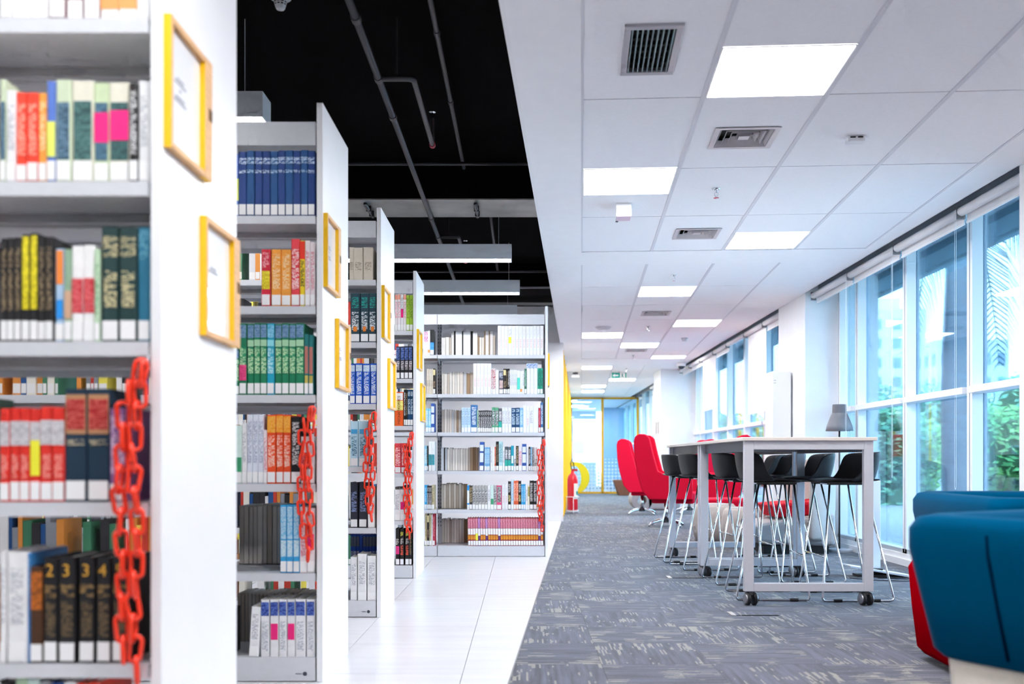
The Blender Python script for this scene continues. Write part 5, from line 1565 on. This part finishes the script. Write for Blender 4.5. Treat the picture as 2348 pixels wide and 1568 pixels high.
# ------------------------------------------------------------------ outside the windows
gr = MB().box(4.0, 400, -60, 420, -4.2, -4.0).build('ground_outside', mat('#8fa08c', .95, var=.15, scale=.5), None)
gr['kind'] = 'structure'
o = MB().box(3.75, 4.08, 11.5, 12.5, -4, 3.6).build('wall_outer_pier', mat('#8fb0c4', .9, var=.06, scale=14, bump=.4, bscale=60), None)
o['kind'] = 'structure'
def tree(x, y, zc, rx, rz, seed, hexes, label, n=2600, ls=.16):
    n = int(n * 2.4); ls *= .62
    rg = random.Random(seed)
    t = thing('tree', label, 'tree', (x, y, -4), 0, 'trees outside the windows')
    zz = zc + 4
    MB().tube([(0, 0, 0), (.1, .05, zz * .5), (0, 0, zz)], [.2, .15, .08], 8).build('trunk', mat('#6a5f55', .9), t, smooth=True)
    m_ = MB()
    lobes = [(rg.uniform(-.55, .55) * rx, rg.uniform(-.55, .55) * rx, rg.uniform(-.5, .6) * rz, rg.uniform(.35, .6)) for _ in range(11)]
    for _ in range(n):
        lx, ly, lz, lr = rg.choice(lobes)
        a_, b_ = rg.uniform(0, 2 * math.pi), math.acos(rg.uniform(-1, 1))
        r_ = rg.uniform(.75, 1.0)
        p = Vector((lx + rx * lr * r_ * math.sin(b_) * math.cos(a_), ly + rx * lr * r_ * math.sin(b_) * math.sin(a_), zz + lz + rz * lr * r_ * math.cos(b_)))
        d1 = Vector((rg.gauss(0, 1), rg.gauss(0, 1), rg.gauss(0, .6))).normalized()
        d2 = d1.orthogonal().normalized()
        s = ls * rg.uniform(.6, 1.3)
        m_._add([p - d1 * s, p + d2 * s * .45, p + d1 * s, p - d2 * s * .45], [(0, 1, 2, 3)], 0 if rg.random() < .55 else 1)
    fo = m_.build('foliage', [mat(hexes[0], .7), mat(hexes[1], .7)], t)
    fo['kind'] = 'stuff'
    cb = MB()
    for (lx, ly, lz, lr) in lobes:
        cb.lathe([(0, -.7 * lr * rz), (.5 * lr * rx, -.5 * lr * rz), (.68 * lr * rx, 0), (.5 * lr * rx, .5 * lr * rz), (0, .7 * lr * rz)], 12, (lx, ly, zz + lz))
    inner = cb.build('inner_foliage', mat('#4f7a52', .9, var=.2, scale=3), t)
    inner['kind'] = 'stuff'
    return t
G1 = ('#7cc47a', '#a8dc8c'); G2 = ('#6fb494', '#9cd6a8'); G3 = ('#5fa08c', '#86c6a0')
tree(10.6, 20.5, .5, 1.7, 1.8, 1, G1, 'round light green tree right of the palm trunk, nearest the glass')
tree(13.4, 36.0, .8, 2.8, 2.4, 2, G1, 'light green tree behind the nearest garden trees', 2800, .2)
tree(8.0, 22.2, .7, 1.5, 1.9, 3, G2, 'bluish green tree seen in the window behind the lamp')
tree(20.0, 52, 1.6, 3.4, 3.6, 4, G3, 'tall bluish tree in front of the white tower', 2400, .32)
tree(13.6, 25.6, .8, 2.0, 2.2, 5, G2, 'tree half hidden behind the near right column', 2200, .2)
tree(8.2, 37, .3, 2.4, 2.6, 6, G3, 'tree beyond the mid window bay', 2000, .26)
tree(10.2, 50, .4, 3.6, 3.2, 7, G2, 'far tree beyond the farthest window bay', 1800, .36)
tree(9.3, 26.0, .5, 1.4, 1.8, 8, G1, 'leafy tree between the mullions beside the palm trunk', 2200, .16)
# palm
px, py = 5.6, 12.5
t = thing('palm_tree', 'palm with a smooth swollen trunk and drooping fronds close to the glass', 'palm', (px, py, -4))
MB().lathe([(.22, 0), (.2, 2.0), (.17, 3.6), (.185, 5.0), (.19, 5.6), (.175, 6.4), (.14, 7.2), (.12, 8.0), (.1, 8.3), (0, 8.35)], 24).build('trunk', mat('#7f8c98', .85, var=.18, scale=5, stretch=(.3, .3, 4)), t, smooth=True)
FRG = mat('#3f9a86', .6); FRG2 = mat('#2f7f78', .6)
rg = random.Random(5)
fr_specs = [(-18, .5, 2.2), (-36, .25, 2.2), (6, .75, 2.2), (185, .3, .75), (40, .5, 1.5)]
for i, (az, lift, L_) in enumerate(fr_specs):
    a_ = R(az)
    dirv = Vector((math.cos(a_), math.sin(a_), 0))
    side = Vector((-math.sin(a_), math.cos(a_), 0))
    m_ = MB()
    pts = []
    nseg = 26
    for k in range(nseg + 1):
        f = k / nseg
        r_ = L_ * (f - .18 * f * f)
        z = 8.25 + lift * 1.1 * f - 2.5 * f ** 2.0
        pts.append(dirv * r_ + Vector((0, 0, z)))
    m_.tube(pts, [.022 * (1 - .85 * k / nseg) for k in range(nseg + 1)], 5)
    for k in range(2, nseg + 1):
        for sub in (0, .5):
            f = (k - sub) / nseg
            i0 = min(k, nseg); p = pts[i0] if sub == 0 else (pts[i0] + pts[i0 - 1]) / 2
            tn = (pts[min(k + 1, nseg)] - pts[k - 1]).normalized()
            ll = .62 * math.sin(math.pi * min(1, .12 + f * .86)) + .1
            for sd in (-1, 1):
                dr = rg.uniform(.35, .75)
                tip = p + side * sd * ll * .72 + tn * ll * .55 - Vector((0, 0, ll * dr))
                mid = p + side * sd * ll * .42 + tn * ll * .28 - Vector((0, 0, ll * dr * .25))
                wv = tn * .012
                m_._add([p - wv, p + wv, mid + wv, tip, mid - wv], [(0, 1, 2, 4), (4, 2, 3)])
    m_.build('frond', FRG if i % 2 else FRG2, t)
# buildings
def block(name, label, x, y, w, d, z1, base, win, cols, rows, ww, wh, z0=-4, top=0):
    t = thing(name, label, 'building', (x, y, z0))
    H = z1 - z0
    MB().box(-w / 2, w / 2, 0, d, 0, H).build('walls', mat(base, .8), t)
    if top:
        MB().box(-w * .2, w * .15, d * .2, d * .6, H, H + top).build('roof_room', mat(base, .8), t)
    wm = mat(win, .3)
    for c in range(cols):
        for r_ in range(rows):
            x0 = -w / 2 + (c + .5) * w / cols; zz = H - (r_ + .8) * (H / (rows + .6))
            MB().box(x0 - ww / 2, x0 + ww / 2, -.12, .02, zz - wh / 2, zz + wh / 2).build('window', wm, t)
            MB().box(-w / 2 - .12, -w / 2 + .02, d * (c + .5) / cols - ww / 2, d * (c + .5) / cols + ww / 2, zz - wh / 2, zz + wh / 2).build('window', wm, t)
    return t
block('apartment_tower', 'white apartment tower with dark window strips in the distance', 58.0, 150, 9.0, 12, 24.5, '#eef2f6', '#8fb4cc', 3, 9, 1.2, 1.6, top=2)
block('office_block', 'pale office block with a dark upper storey in the distance', 60.5, 130, 9.5, 12, 17.2, '#d9e4ee', '#7f9fc4', 5, 6, .9, 1.6)
block('low_building', 'low pale building beyond the garden trees', 40, 120, 12, 10, 6.0, '#dfe8f0', '#9ab4cc', 5, 2, 1.2, 1.2)
